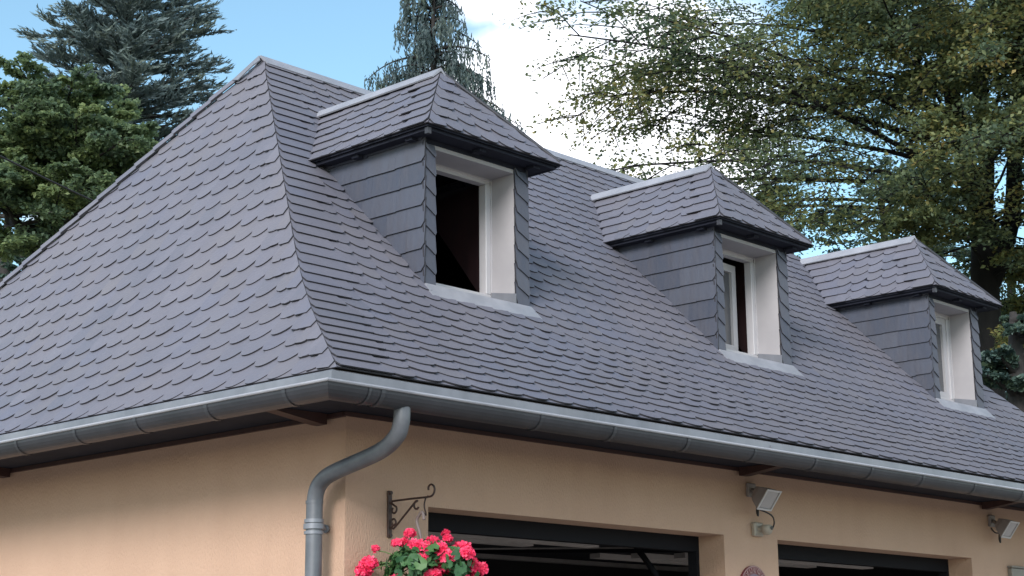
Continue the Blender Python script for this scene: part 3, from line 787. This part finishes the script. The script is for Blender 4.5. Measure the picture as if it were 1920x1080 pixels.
mb = MB(); mb.tube([(BX, -.012, 2.202)]+spiral((-.027, 2.222), .016, .008, 3.6, -1.2), ri, 7); mb.build('scroll', M['iron'], br)
mb = MB(); mb.tube([(BX, -.212+.008*sin(t*3), 2.303-.052*t) for t in np.linspace(0, 1, 8)]+[(BX, -.214, 2.243), (BX-.008, -.222, 2.236), (BX-.014, -.218, 2.243)], .0032, 6); mb.build('hook', M['iron'], br)

# hanging geraniums
HC = np.array([BX-.005, -.235, 2.00])
bk_ = thing('flower_basket', tuple(HC-np.array([0, 0, .16])), 'hanging basket of bright pinkish red geraniums in front of the near garage opening', 'flower basket')
mb = MB()
prof = [(.085, -.17), (.12, -.14), (.145, -.06), (.15, 0.0), (.158, .002), (.158, .012), (.142, .012), (.13, -.05), (.10, -.12)]
V = [HC+np.array([r*cos(2*pi*j/20), r*sin(2*pi*j/20), z-.05]) for r, z in prof for j in range(20)]
mb.raw(V, [(i*20+j, i*20+(j+1) % 20, (i+1)*20+(j+1) % 20, (i+1)*20+j) for i in range(len(prof)-1) for j in range(20)]+[tuple(range(20))[::-1]], 0, True)
mb.build('basket', M['pot'], bk_)
mb = MB()
hk = np.array([BX-.02, -.195, 2.235])
pth = smooth_path([hk+np.array([.0, -.028, -.018]), hk+np.array([0, -.02, .012]), hk, hk+np.array([0, .012, -.022]), hk+np.array([0, -.004, -.065]), hk+np.array([0, -.012, -.098])], 4)
mb.tube(pth, .0062, 6); mb.bevbox(hk[0]-.008, hk[0]+.008, hk[1]-.026, hk[1]+.010, hk[2]-.106, hk[2]-.095, .002)
mb.build('hanger', M['hanger'], bk_)
mb = MB(); mb.tube([hk+np.array([0, -.01, -.10]), hk+np.array([0, -.012, -.16]), HC+np.array([0, 0, .02])], .0011, 5); mb.build('wire', M['iron'], bk_)
e1 = np.array([cos(YAW+.1), sin(YAW+.1), 0]); e2 = np.array([sin(YAW+.1), -cos(YAW+.1), 0])   # away / sideways
# leaves: scalloped round blades on a dome
mb = MB()
def geranium_leaf(c, n, r, tone):
    n = n/np.linalg.norm(n); a = np.cross(n, np.array([.3, .2, 1.0])); a /= np.linalg.norm(a)+1e-9; b = np.cross(n, a); ph = random.random()*6; V = [c]
    K = 14
    for i in range(K):
        q = ph+2*pi*i/K*.93; rr = r*(1+.10*cos(q*7)); V.append(c+a*rr*cos(q)+b*rr*sin(q)+n*(.16*r+.10*r*cos(3*q)))
    mb.raw(V, [(0, i, i+1) for i in range(1, K)], 0, True, tone)
for i in range(850):
    th = RNG.uniform(0, 2*pi); ph = abs(RNG.normal(0, .75)); ph = min(ph, 2.2); R = RNG.uniform(.55, 1)
    n = np.array([sin(ph)*cos(th), sin(ph)*sin(th), cos(ph)])
    c = HC+np.array([0, 0, -.005])+n*np.array([.20, .20, .135])*R
    if c[1] > -.012: continue
    geranium_leaf(c, n+RNG.normal(0, .45, 3), RNG.uniform(.013, .025), RNG.uniform(0, 1)*R)
mb.build('foliage', M['gleaf'], bk_)
HEADS = [(768, 1001, 9), (745, 1019, 8), (757, 1018, 8), (781, 1026, 13), (796, 1029, 12), (811, 1016, 10), (836, 1000, 6), (839, 1010, 7), (825, 1031, 12), (836, 1046, 15), (834, 1061, 15), (852, 1032, 8), (866, 1029, 13), (874, 1040, 12), (773, 1050, 10), (791, 1048, 10), (885, 1054, 8), (897, 1068, 13), (704, 1029, 6), (692, 1058, 13), (682, 1071, 12), (812, 1080, 12), (740, 1092, 12), (870, 1092, 13), (780, 1100, 12)]
def floret(mb, c, n, r, tone):
    n = n/np.linalg.norm(n); a = np.cross(n, np.array([.1, .3, 1.0])); a /= np.linalg.norm(a)+1e-9; b = np.cross(n, a); p0 = random.random()*6
    for k in range(5):
        q = p0+k*2*pi/5; d = a*cos(q)+b*sin(q); s = -a*sin(q)+b*cos(q); lift = n*r*random.uniform(.15, .5)
        mb.poly([c, c+d*r*.5+s*r*.36+lift*.3, c+d*r*.95+s*r*.30+lift, c+d*r*1.02+lift*1.1, c+d*r*.95-s*r*.30+lift, c+d*r*.5-s*r*.36+lift*.3], 0, True, min(1, max(0, tone+random.uniform(-.25, .25))))
stems = MB()
for (px, py, pr) in HEADS:
    dep = np.linalg.norm((HC-CAM)[:2])
    side = abs(px-800)/110; D = dep-.10*max(0, 1-side)+random.uniform(-.05, .04) if py > 1022 else dep+random.uniform(-.06, .06)
    c = at_dist(px, py, D); r = pr/FPX*D*1.36
    if c[1] > -.05: c = at_dist(px, py, D-.10); r = pr/FPX*D*1.28
    mb = MB(); nf = int(18+pr*3.2)
    for i in range(nf):
        v = RNG.normal(0, 1, 3); v[2] = abs(v[2])*1.0-.35; v /= np.linalg.norm(v)
        floret(mb, c+v*r*RNG.uniform(.6, .85)*np.array([1, 1, .8]), v+RNG.normal(0, .3, 3), r*.42 if pr > 8 else r*.5, .5+.4*v[2])
    mb.build('flower_head', M['petal'], bk_)
    b = HC+(c-HC)*np.array([.4, .4, .0])+np.array([0, 0, .04])
    stems.tube(smooth_path([b, (b+c)/2+np.array([0, 0, .012]), c-np.array([0, 0, r*.3])], 3), .0024, 5)
stems.build('flower_stems', M['stem'], bk_)

# floodlights
def floodlight(x, label, sensor):
    z = 2.515
    t = thing('floodlight', (x, 0, z), label, 'floodlight', 'floodlights on the garage wall')
    mb = MB(); mb.bevbox(x-.035, x+.035, -.018, -.001, z-.015, z+.055, .004); mb.tube([(x, -.018, z+.02), (x-.03, -.06, z+.0)], .012, 8); mb.tube([(x-.03, -.06, z), (x-.05, -.09, z-.012)], .010, 8)
    mb.build('mount', M['lampbody'], t)
    # tapered housing: back small, front rim large, facing down and outward, turned along the wall
    yaw = radians(4); tl = radians(36)
    fx = np.array([cos(yaw), sin(yaw), 0]); ny = np.array([sin(yaw), -cos(yaw), 0]); n = ny*cos(tl)*1.0-np.array([0, 0, 1])*sin(tl); u = np.cross(n, fx); u /= np.linalg.norm(u)
    if u[2] < 0: u = -u
    c = np.array([x-.055, -.155, z-.045])
    def rect(o, w_, h_): return [c+n*o+fx*w_*sx+u*h_*sy for sx, sy in ((-1, -1), (1, -1), (1, 1), (-1, 1))]
    mb = MB(); A = [rect(-.085, .030, .026), rect(-.055, .048, .040), rect(-.012, .062, .052), rect(0, .066, .056)]
    for p, q in zip(A, A[1:]):
        for i in range(4): j = (i+1) % 4; mb.poly([p[i], p[j], q[j], q[i]])
    mb.poly(A[0][::-1]); I = rect(-.001, .058, .048)
    mb.raw(A[-1]+I, [(i, (i+1) % 4, 4+(i+1) % 4, 4+i) for i in range(4)])
    mb.build('housing', M['lampbody'], t)
    mb = MB(); mb.prism(rect(-.002, .0575, .0475), -n*.004); mb.build('front_glass', M['lampglass'], t)
    mb = MB(); o = rect(.0035, .068, .058); i_ = rect(.0035, .059, .049)
    for k in range(4): j = (k+1) % 4; mb.prism([o[k], o[j], i_[j], i_[k]], -n*.005)
    mb.build('rim', M['white'], t)
    mb = MB(); mb.tube(smooth_path([c-n*.05-u*.05, c-n*.03-u*.085, c-n*.01-u*.10, c-n*.03-u*.07], 4), .0045, 6)
    b0 = c-n*.03-u*.07
    if sensor: mb.tube(smooth_path([b0, (x+.03, -.105, z-.11), (x+.075, -.09, z-.145), (x+.075, -.07, z-.18), (x+.055, -.06, z-.188)], 5), .0040, 6)
    else: mb.tube(smooth_path([b0, (x+.05, -.06, z-.055), (x+.015, -.02, z-.05), (x, -.002, z-.02)], 5), .0040, 6)
    mb.build('cord', M['cable'], t)
    return t
floodlight(2.70, 'pale floodlight between the two garage openings, its black cord looping to a sensor', True)
floodlight(5.22, 'pale floodlight beyond the far garage opening, near the small wall box', False)
t = thing('motion_sensor', (2.755, 0, 2.335), 'small cream motion sensor on the wall under the nearer floodlight', 'sensor')
sx, sz = 2.735, 2.340
mb = MB(); mb.bevbox(sx-.038, sx+.038, -.028, -.001, sz-.035, sz+.035, .006); mb.tube([(sx, -.028, sz), (sx, -.045, sz-.002)], .014, 10); mb.build('base', M['plastic'], t)
mb = MB(); V = []; K = 14
pr = [(.0, -.030), (.016, -.028), (.026, -.018), (.030, -.004), (.030, .010), (.024, .020), (0, .022)]
V = [np.array([sx+.012+r*cos(2*pi*j/K), -.062+r*sin(2*pi*j/K), sz+h_]) for r, h_ in pr for j in range(K)]
mb.raw(V, [(i*K+j, i*K+(j+1) % K, (i+1)*K+(j+1) % K, (i+1)*K+j) for i in range(len(pr)-1) for j in range(K)], 0, True)
mb.build('sensor_head', M['plastic'], t)
mb = MB(); mb.tube([(sx+.012, -.062-.0301*1, sz+.003), (sx+.012, -.062-.033, sz+.003)], .010, 8); mb.build('lens', M['cable'], t)

# round enamel sign
SC = np.array([2.694, -.012, 2.158-.121]); SR = .122
t = thing('round_sign', tuple(SC), 'round dark red enamel sign with arched lettering on the pier between the openings', 'sign')
def disc(mb, r, y0, y1, n=40, mat=0):
    P = [np.array([SC[0]+r*cos(2*pi*i/n), y0, SC[2]+r*sin(2*pi*i/n)]) for i in range(n)]; mb.prism(P, (0, y1-y0, 0), mat)
mb = MB(); disc(mb, SR, -.012, -.001); plate = mb.build('plate', M['sign'], t)
mb = MB(); disc(mb, SR*.66, -.0135, -.0121); mb.build('centre_disc', M['signmid'], t)
mb = MB()
for i in range(48):
    a, b = 2*pi*i/48, 2*pi*(i+1)/48
    mb.poly([(SC[0]+r*cos(q), -.0136, SC[2]+r*sin(q)) for r, q in ((SR*.955, a), (SR*.955, b), (SR*.975, b), (SR*.975, a))])
mb.build('edge_line', M['lettering'], t)
GL = {'V': [[(0, 1), (.5, 0), (1, 1)]], 'U': [[(0, 1), (0, .25), (.25, 0), (.75, 0), (1, .25), (1, 1)]], 'L': [[(0, 1), (0, 0), (.9, 0)]], 'C': [[(1, .85), (.75, 1), (.25, 1), (0, .7), (0, .3), (.25, 0), (.75, 0), (1, .15)]], 'A': [[(0, 0), (.5, 1), (1, 0)], [(.2, .38), (.8, .38)]], 'N': [[(0, 0), (0, 1), (1, 0), (1, 1)]], 'Y': [[(0, 1), (.5, .5), (1, 1)], [(.5, .5), (.5, 0)]]}
mb = MB(); word = 'YULCAN'
for i, ch in enumerate(word):
    q = radians(128-i*20); ca = np.array([cos(q), 0, sin(q)]); ta = np.array([sin(q), 0, -cos(q)])
    o = SC+ca*SR*.73; h_, w_ = SR*.165, SR*.15
    for st in GL[ch]: mb.tube([np.array([0, -.0025, 0])+o+ta*(a-.5)*w_+ca*b*h_ for a, b in st], .0022, 5)
mb.build('lettering', M['lettering'], t)

# wall box at the right edge
t = thing('wall_box', (5.60, 0, 2.0), 'grey brown lidded box on the wall right of the far garage opening', 'box')
mb = MB(); mb.bevbox(5.394, 5.80, -.03, -.001, 1.75, 2.258, .004); mb.build('body', M['boxm'], t)
mb = MB(); mb.bevbox(5.390, 5.804, -.036, -.001, 2.2605, 2.272, .003); mb.build('lid', M['boxm'], t)

# ------------------------------------------------------------------ trees
def quads(name, C, A, B, tones, mat, parent, tip=None, fold=None):
    """leaf mesh: C centres, A half length axis, B half width axis -> one rhombus-like leaf of 2 tris/quads each"""
    n = len(C); V = np.empty((n, 4, 3)); f = .25*np.linalg.norm(B, axis=1, keepdims=True)*np.array([0, 0, 1.0]) if fold is None else fold
    V[:, 0] = C-A; V[:, 1] = C+B-A*.1+f; V[:, 2] = C+A; V[:, 3] = C-B-A*.1+f
    me = bpy.data.meshes.new(name); loc = wloc(parent)
    me.vertices.add(n*4); me.vertices.foreach_set('co', (V.reshape(-1, 3)-loc).ravel())
    me.loops.add(n*4); me.loops.foreach_set('vertex_index', np.arange(n*4, dtype=np.int32))
    me.polygons.add(n); me.polygons.foreach_set('loop_start', np.arange(0, n*4, 4, dtype=np.int32)); me.polygons.foreach_set('loop_total', np.full(n, 4, dtype=np.int32))
    me.materials.append(mat); at = me.attributes.new('tone', 'FLOAT', 'FACE'); at.data.foreach_set('value', np.clip(tones, 0, 1).astype(np.float32))
    me.update(calc_edges=True)
    return link(bpy.data.objects.new(name, me), parent, loc)
def unit(a): return a/(np.linalg.norm(a, axis=-1, keepdims=True)+1e-9)
def limb(mb, p, d, length, r0, r1, n=6, bend=(0, 0, 0), wob=.08):
    P = [np.array(p, float)]; d = np.array(d, float); d /= np.linalg.norm(d)
    for i in range(n):
        d = d+np.array(bend)/n+RNG.normal(0, wob, 3)*np.array([1, 1, .6]); d /= np.linalg.norm(d); P.append(P[-1]+d*length/n)
    mb.tube(P, list(np.linspace(r0, r1, n+1)), 6, 0, False); return P
def along(P, t):
    t = min(max(t, 0), .9999)*(len(P)-1); i = int(t); return P[i]+(P[i+1]-P[i])*(t-i), unit(P[i+1]-P[i])

def beech_leaves(store, P, n, spread, flat, size, tone):
    """leaves in a flat spray around polyline P"""
    for _ in range(n):
        c, d = along(P, RNG.uniform(.15, 1.0)); store.append((c+RNG.normal(0, 1, 3)*np.array([spread, spread, flat]), tone+RNG.normal(0, .16), size*RNG.uniform(.7, 1.25)))

def leafy_tree(name, label, cat, base, stems, limbs, mat, bark, leaf, nl, group=None, density=1.0, twigs=7, droop=-.35, sub=3, tonefn=None, thin=1.0):
    t = thing(name, tuple(base), label, cat, group)
    tr = MB(); store = []
    SP = []
    for (P, R) in stems:
        Q = smooth_path([np.array(p, float) for p in P], 5); tr.tube(Q, list(np.interp(np.linspace(0, 1, len(Q)), np.linspace(0, 1, len(R)), R)), 12, 0); SP.append((Q, R))
    for (si, tt, d, ln, r, bend) in limbs:
        p, _ = along(SP[si][0], tt)
        r *= thin; P = limb(tr, p, d, ln, r, r*.22, 8, bend, .07)
        for k in range(twigs):
            q, dq = along(P, .22+.78*(k+RNG.uniform(.2, .8))/twigs)
            s = unit(np.cross(dq, [0, 0, 1.0]))*(1 if k % 2 else -1)
            d2 = unit(dq*.7+s*RNG.uniform(.5, 1.1)+np.array([0, 0, RNG.uniform(-.1, .35)]))
            l2 = ln*RNG.uniform(.22, .40)*(1.1-.4*k/twigs)
            P2 = limb(tr, q, d2, l2, r*.22, .006, 5, (0, 0, droop), .10)
            tone = RNG.uniform(.05, .7) if tonefn is None else tonefn(q)
            beech_leaves(store, P2, int(nl*.35*density), l2*.125, l2*.085, leaf, tone)
            for m_ in range(sub):
                q3, d3 = along(P2, RNG.uniform(.25, .95)); s3 = unit(np.cross(d3, [0, 0, 1.0]))*(1 if m_ % 2 else -1)
                P3 = limb(tr, q3, unit(d3*.6+s3*.8+np.array([0, 0, .1])), l2*RNG.uniform(.35, .6), .008, .003, 3, (0, 0, droop), .12)
                beech_leaves(store, P3, int(nl*.65/sub*density), l2*.085, l2*.06, leaf, tone+RNG.normal(0, .08))
    tr.build('trunk', bark, t)
    C = np.array([s[0] for s in store]); tn = np.array([s[1] for s in store]); sz = np.array([s[2] for s in store])[:, None]
    n = len(C); A = unit(RNG.normal(0, 1, (n, 3))*np.array([1, 1, .45])+np.array([0, 0, -.25])); Bv = unit(np.cross(A, unit(RNG.normal(0, .55, (n, 3))+np.array([0, 0, 1.0]))))
    quads('crown', C, A*sz*.5, Bv*sz*.30, tn, mat, t)
    return t, n

UPV = np.array([0, 0, 1.0])
RIGHT = np.array([sin(YAW), -cos(YAW), 0]); AWAY = np.array([cos(YAW), sin(YAW), 0])
# big beech beyond the right end of the garage
DB = 20.0
b0 = at_dist(1835, 700, DB); b0[2] = 0
def bp(px, py, D=DB): return at_dist(px, py, D)
stems = [([b0, bp(1850, 620), bp(1843, 430), bp(1800, 260), bp(1770, 60), bp(1745, -260), bp(1720, -600, DB+.5)], [.22, .17, .15, .11, .085, .06, .03]),
         ([bp(1843, 460), bp(1850, 300), bp(1835, 100), bp(1850, -200), bp(1830, -500)], [.10, .09, .08, .06, .03]),
         ([bp(1846, 560), bp(1895, 420), bp(1905, 250), bp(1930, 0), bp(1960, -350)], [.12, .10, .085, .06, .03])]
limbs = []
def add_limb(si, tt, px, lift, away, ln, r, bz): limbs.append((si, tt, -RIGHT*px+AWAY*away+UPV*lift, ln*.86, r, (0, 0, bz)))
# long boughs to the left, like the ones seen against the cloud
for tt, lf, aw, ln, r, bz in [(.36, .30, .15, 5.0, .07, -.35), (.38, .42, -.2, 5.6, .08, -.45), (.40, .34, .3, 5.9, .085, -.40), (.42, .50, .0, 6.0, .09, -.5), (.33, .25, -.35, 4.0, .06, -.35), (.44, .42, .25, 4.4, .085, -.35), (.47, .55, .0, 5.2, .10, -.40), (.50, .40, -.25, 4.8, .085, -.35), (.54, .45, .2, 4.8, .09, -.5), (.58, .40, -.1, 4.4, .085, -.4), (.60, .6, .35, 4.0, .08, -.5),
                              (.64, .55, -.3, 3.6, .07, -.5), (.67, .5, .1, 3.3, .07, -.4), (.71, .9, -.1, 3.3, .06, -.5), (.74, .8, .3, 3.2, .06, -.4), (.78, .9, .0, 2.9, .05, -.5), (.82, .9, -.2, 2.6, .05, -.5), (.86, 1., .2, 3., .05, -.5)]:
    add_limb(0, tt, 1, lf, aw, ln, r, bz)
for i in range(24):
    a = RNG.uniform(0, 2*pi); si = int(RNG.integers(0, 3)); tt = RNG.uniform(.32, .9)
    limbs.append((si, tt, np.array([cos(a), sin(a), RNG.uniform(.2, .8)]), RNG.uniform(2.2, 4.2), .06, (0, 0, RNG.uniform(-.6, -.2))))
for i in range(24):
    si = int(RNG.integers(0, 3)); limbs.append((si, RNG.uniform(.2, .62), -AWAY*1.0+RIGHT*RNG.uniform(-.9, .6)+UPV*RNG.uniform(.05, .5), RNG.uniform(2.2, 3.6), .05, (0, 0, -.4)))
for i in range(14):
    limbs.append((0, RNG.uniform(.14, .34), -AWAY*RNG.uniform(-1, 1)+RIGHT*RNG.uniform(-.5, .9)+UPV*RNG.uniform(.0, .3), RNG.uniform(1.2, 2.2), .035, (0, 0, -.5)))
limbs = [(si, tt, d, ln*(.62 if (tt > .5 and np.dot(d, -RIGHT) > .35) else 1), r, b) if i >= 18 or tt > .6 else (si, tt, d, ln, r, b) for i, (si, tt, d, ln, r, b) in enumerate(limbs)]
_, nb = leafy_tree('beech_tree', 'great spreading beech with olive brown leaves rising behind the far dormer', 'tree', b0, stems, limbs, M['beech'], M['bark_grey'], .060, 235, sub=4, twigs=13, thin=.42, droop=-.6)
# leafy tree behind the left hip
DLf = 21.0
l0 = at_dist(150, 700, DLf); l0[2] = 0
def lp(px, py, D=DLf): return at_dist(px, py, D)
stems = [([l0, lp(150, 480), lp(120, 340), lp(105, 280), lp(112, 200)], [.22, .16, .10, .06, .02]), ([lp(148, 470), lp(190, 350), lp(215, 290)], [.09, .06, .02]), ([lp(150, 520), lp(40, 430), lp(10, 350)], [.09, .06, .02])]
limbs = []
for i in range(76):
    a = RNG.uniform(0, 2*pi); si = int(RNG.choice([0, 0, 1, 2])); tt = RNG.uniform(.16, .95) if si == 0 else RNG.uniform(.2, .95)
    limbs.append((si, tt, np.array([cos(a), sin(a), RNG.uniform(.1, .7)]), RNG.uniform(.8, 1.5)*(1.25-.6*tt), .03, (0, 0, RNG.uniform(-.4, .1))))
leafy_tree('leafy_tree', 'bushy green broadleaf tree behind the left roof edge, below the blue conifer', 'tree', l0, stems, limbs, M['broad'], M['bark'], .068, 190, sub=3, twigs=9, droop=-.2)
# a bare dark bough of it crossing the gap at the left edge: drawn as a smooth sagging tube
t0, t1 = at_dist(-400, 75, 14), at_dist(420, 480, 17)
mb = MB(); mb.tube([t0+(t1-t0)*s-np.array([0, 0, .25*s*(1-s)*4*.4]) for s in np.linspace(0, 1, 14)], .009, 6)
tag(mb.build('bare_bough', M['cable']), 'thin dark bare bough slanting past the leaves left of the roof', 'cable')
# darker background trees
def far_tree(px, py_top, D, wpx, seed, label, tone, n_l=34, leaf=.13, nl=80, name='background_tree'):
    c = at_dist(px, py_top, D); H = c[2]; base = np.array([c[0], c[1], 0]); R = wpx/FPX*D*.5
    stems = [([base, base+UPV*H*.4+RNG.normal(0, .1, 3), base+UPV*H*.75, base+UPV*H*.97], [.3, .22, .12, .03])]
    limbs = []
    for i in range(n_l):
        a = RNG.uniform(0, 2*pi); tt = RNG.uniform(.25, .97); sh = math.sin(pi*min(1, max(.08, (1.02-tt)*1.15)))**.6
        limbs.append((0, tt, np.array([cos(a), sin(a), RNG.uniform(.1, .6)]), R*sh*RNG.uniform(.75, 1.1), .05, (0, 0, -.25)))
    return leafy_tree(name, label, 'tree', base, stems, limbs, M['farleaf'], M['bark'], leaf, nl, group=None, sub=2, twigs=7, droop=-.2)
far_tree(1430, 290, 34, 400, 1, 'dark blue green tree seen low through the beech, above the middle dormer', .3, nl=130, leaf=.10, n_l=44)
far_tree(1650, 300, 38, 460, 2, 'dark tree standing behind the beech trunk, above the far dormer', .3, nl=130, leaf=.10, n_l=44)
far_tree(1890, 470, 26, 260, 3, 'dark green bushy tree beyond the far end of the roof, right of the far dormer', .5, leaf=.10)
far_tree(1897, 555, 15.5, 230, 5, 'low green bushy tree close beyond the far end of the roof', .6, leaf=.075, n_l=44)
far_tree(20, 330, 27, 260, 4, 'dark green tree at the left edge of the picture, behind the side roof slope', .4, leaf=.10)

# blue cedar, left
def cedar(px, D, ztop, zlow, Rlow, label):
    c = at_dist(px, 300, D); base = np.array([c[0], c[1], 0]); t = thing('blue_cedar', tuple(base), label, 'conifer')
    tr = MB(); P = [base+UPV*ztop*s+np.array([.06*sin(5*s), .05*cos(4*s), 0]) for s in np.linspace(0, 1, 10)]; tr.tube(P, list(np.linspace(.28, .02, 10)), 10, 0)
    C = []; A = []; tn = []; ln_ = []
    z = zlow
    while z < ztop-.1:
        f = (z-zlow)/(ztop-zlow); R = Rlow*(1-f)**.75+.1
        for k in range(int(RNG.integers(6, 9)) if z < 16 else 3):
            a = RNG.uniform(0, 2*pi); L_ = R*RNG.uniform(.75, 1.12); p = np.array([base[0], base[1], z+RNG.uniform(-.1, .1)])
            d = np.array([cos(a), sin(a), RNG.uniform(-.05, .25)])
            B_ = limb(tr, p, d, L_, .035*(1-f)+.012, .004, 7, (0, 0, RNG.uniform(-.1, .25)), .05)
            tone = RNG.uniform(.1, .8)
            for s in range(int(19*L_)+6):
                q, dq = along(B_, RNG.uniform(.12, 1)); sd = unit(np.cross(dq, UPV))*RNG.choice([-1, 1])
                d2 = unit(dq*RNG.uniform(.6, 1.1)+sd*RNG.uniform(.35, 1)+UPV*RNG.uniform(-.15, .15))
                l2 = RNG.uniform(.22, .55)*min(1.0, L_)*.8
                m_ = 12
                for i in range(m_):
                    s_ = (i+.5)/m_; c0 = q+d2*l2*s_+UPV*(.20*s_*s_*l2-.10*s_*l2)
                    C.append(c0+RNG.normal(0, .012, 3)); dd_ = unit(d2+np.cross(d2, UPV)*RNG.uniform(-.9, .9)+UPV*RNG.uniform(-.1, .75)); A.append(dd_); tn.append(tone+RNG.normal(0, .12)); ln_.append(RNG.uniform(.05, .095))
        z += RNG.uniform(.13, .22)
    tr.build('trunk', M['bark'], t)
    C = np.array(C); A = np.array(A); ln_ = np.array(ln_)[:, None]; B = unit(np.cross(A, RNG.normal(0, 1, A.shape)))
    quads('crown', C, A*ln_, B*.0145, np.array(tn), M['cedar'], t, fold=np.zeros((1, 3)))
    return len(C)
nc = cedar(222, 33, 25, 8.2, 2.5, 'tall blue conifer with feathery layered fronds at the upper left')
# weeping conifer above the near dormer
def weeping(px, D, ztop, zlow, label):
    c = at_dist(px, 200, D); base = np.array([c[0], c[1], 0]); t = thing('weeping_conifer', tuple(base), label, 'conifer')
    tr = MB(); P = [base+UPV*ztop*s for s in np.linspace(0, 1, 8)]; tr.tube(P, list(np.linspace(.22, .02, 8)), 10, 0)
    C = []; A = []; tn = []; ln_ = []; wd = []
    z = zlow
    while z < ztop:
        f = (z-zlow)/(ztop-zlow); R = 2.75*(1-f)**1.05+.10
        for k in range(int(RNG.integers(4, 7))):
            a = RNG.uniform(0, 2*pi); L_ = R*RNG.uniform(.6, 1.15); p = np.array([base[0], base[1], z])
            B_ = limb(tr, p, np.array([cos(a), sin(a), .55]), L_*1.15, .03, .006, 8, (0, 0, -1.35), .04)
            tone = RNG.uniform(.1, .8)
            for s in range(int(21*L_)+7):
                q, dq = along(B_, RNG.uniform(.15, 1)); drop = RNG.uniform(.2, .75)*min(1, .5+L_*.4); q = q+RNG.normal(0, .05, 3)*np.array([1, 1, .3])
                m_ = int(drop/.05)+2; sway = RNG.normal(0, .05, 2)
                for i in range(m_):
                    s_ = i/m_; C.append(q+np.array([sway[0]*s_, sway[1]*s_, -drop*s_])+RNG.normal(0, .012, 3)); A.append(unit(np.array([RNG.normal(0, .35), RNG.normal(0, .35), -1]))); tn.append(tone+RNG.normal(0, .13)); ln_.append(RNG.uniform(.04, .07))
        z += RNG.uniform(.17, .28)
    tr.build('trunk', M['bark'], t)
    C = np.array(C); A = np.array(A); ln_ = np.array(ln_)[:, None]; B = unit(np.cross(A, RNG.normal(0, 1, A.shape)))
    quads('crown', C, A*ln_, B*.017, np.array(tn), M['weep'], t, fold=np.zeros((1, 3)))
    return len(C)
nw = weeping(812, 32, 16.7, 9.6, 'slender weeping conifer with hanging curtains of foliage above the near dormer')
print('leaves', nb, nc, nw)
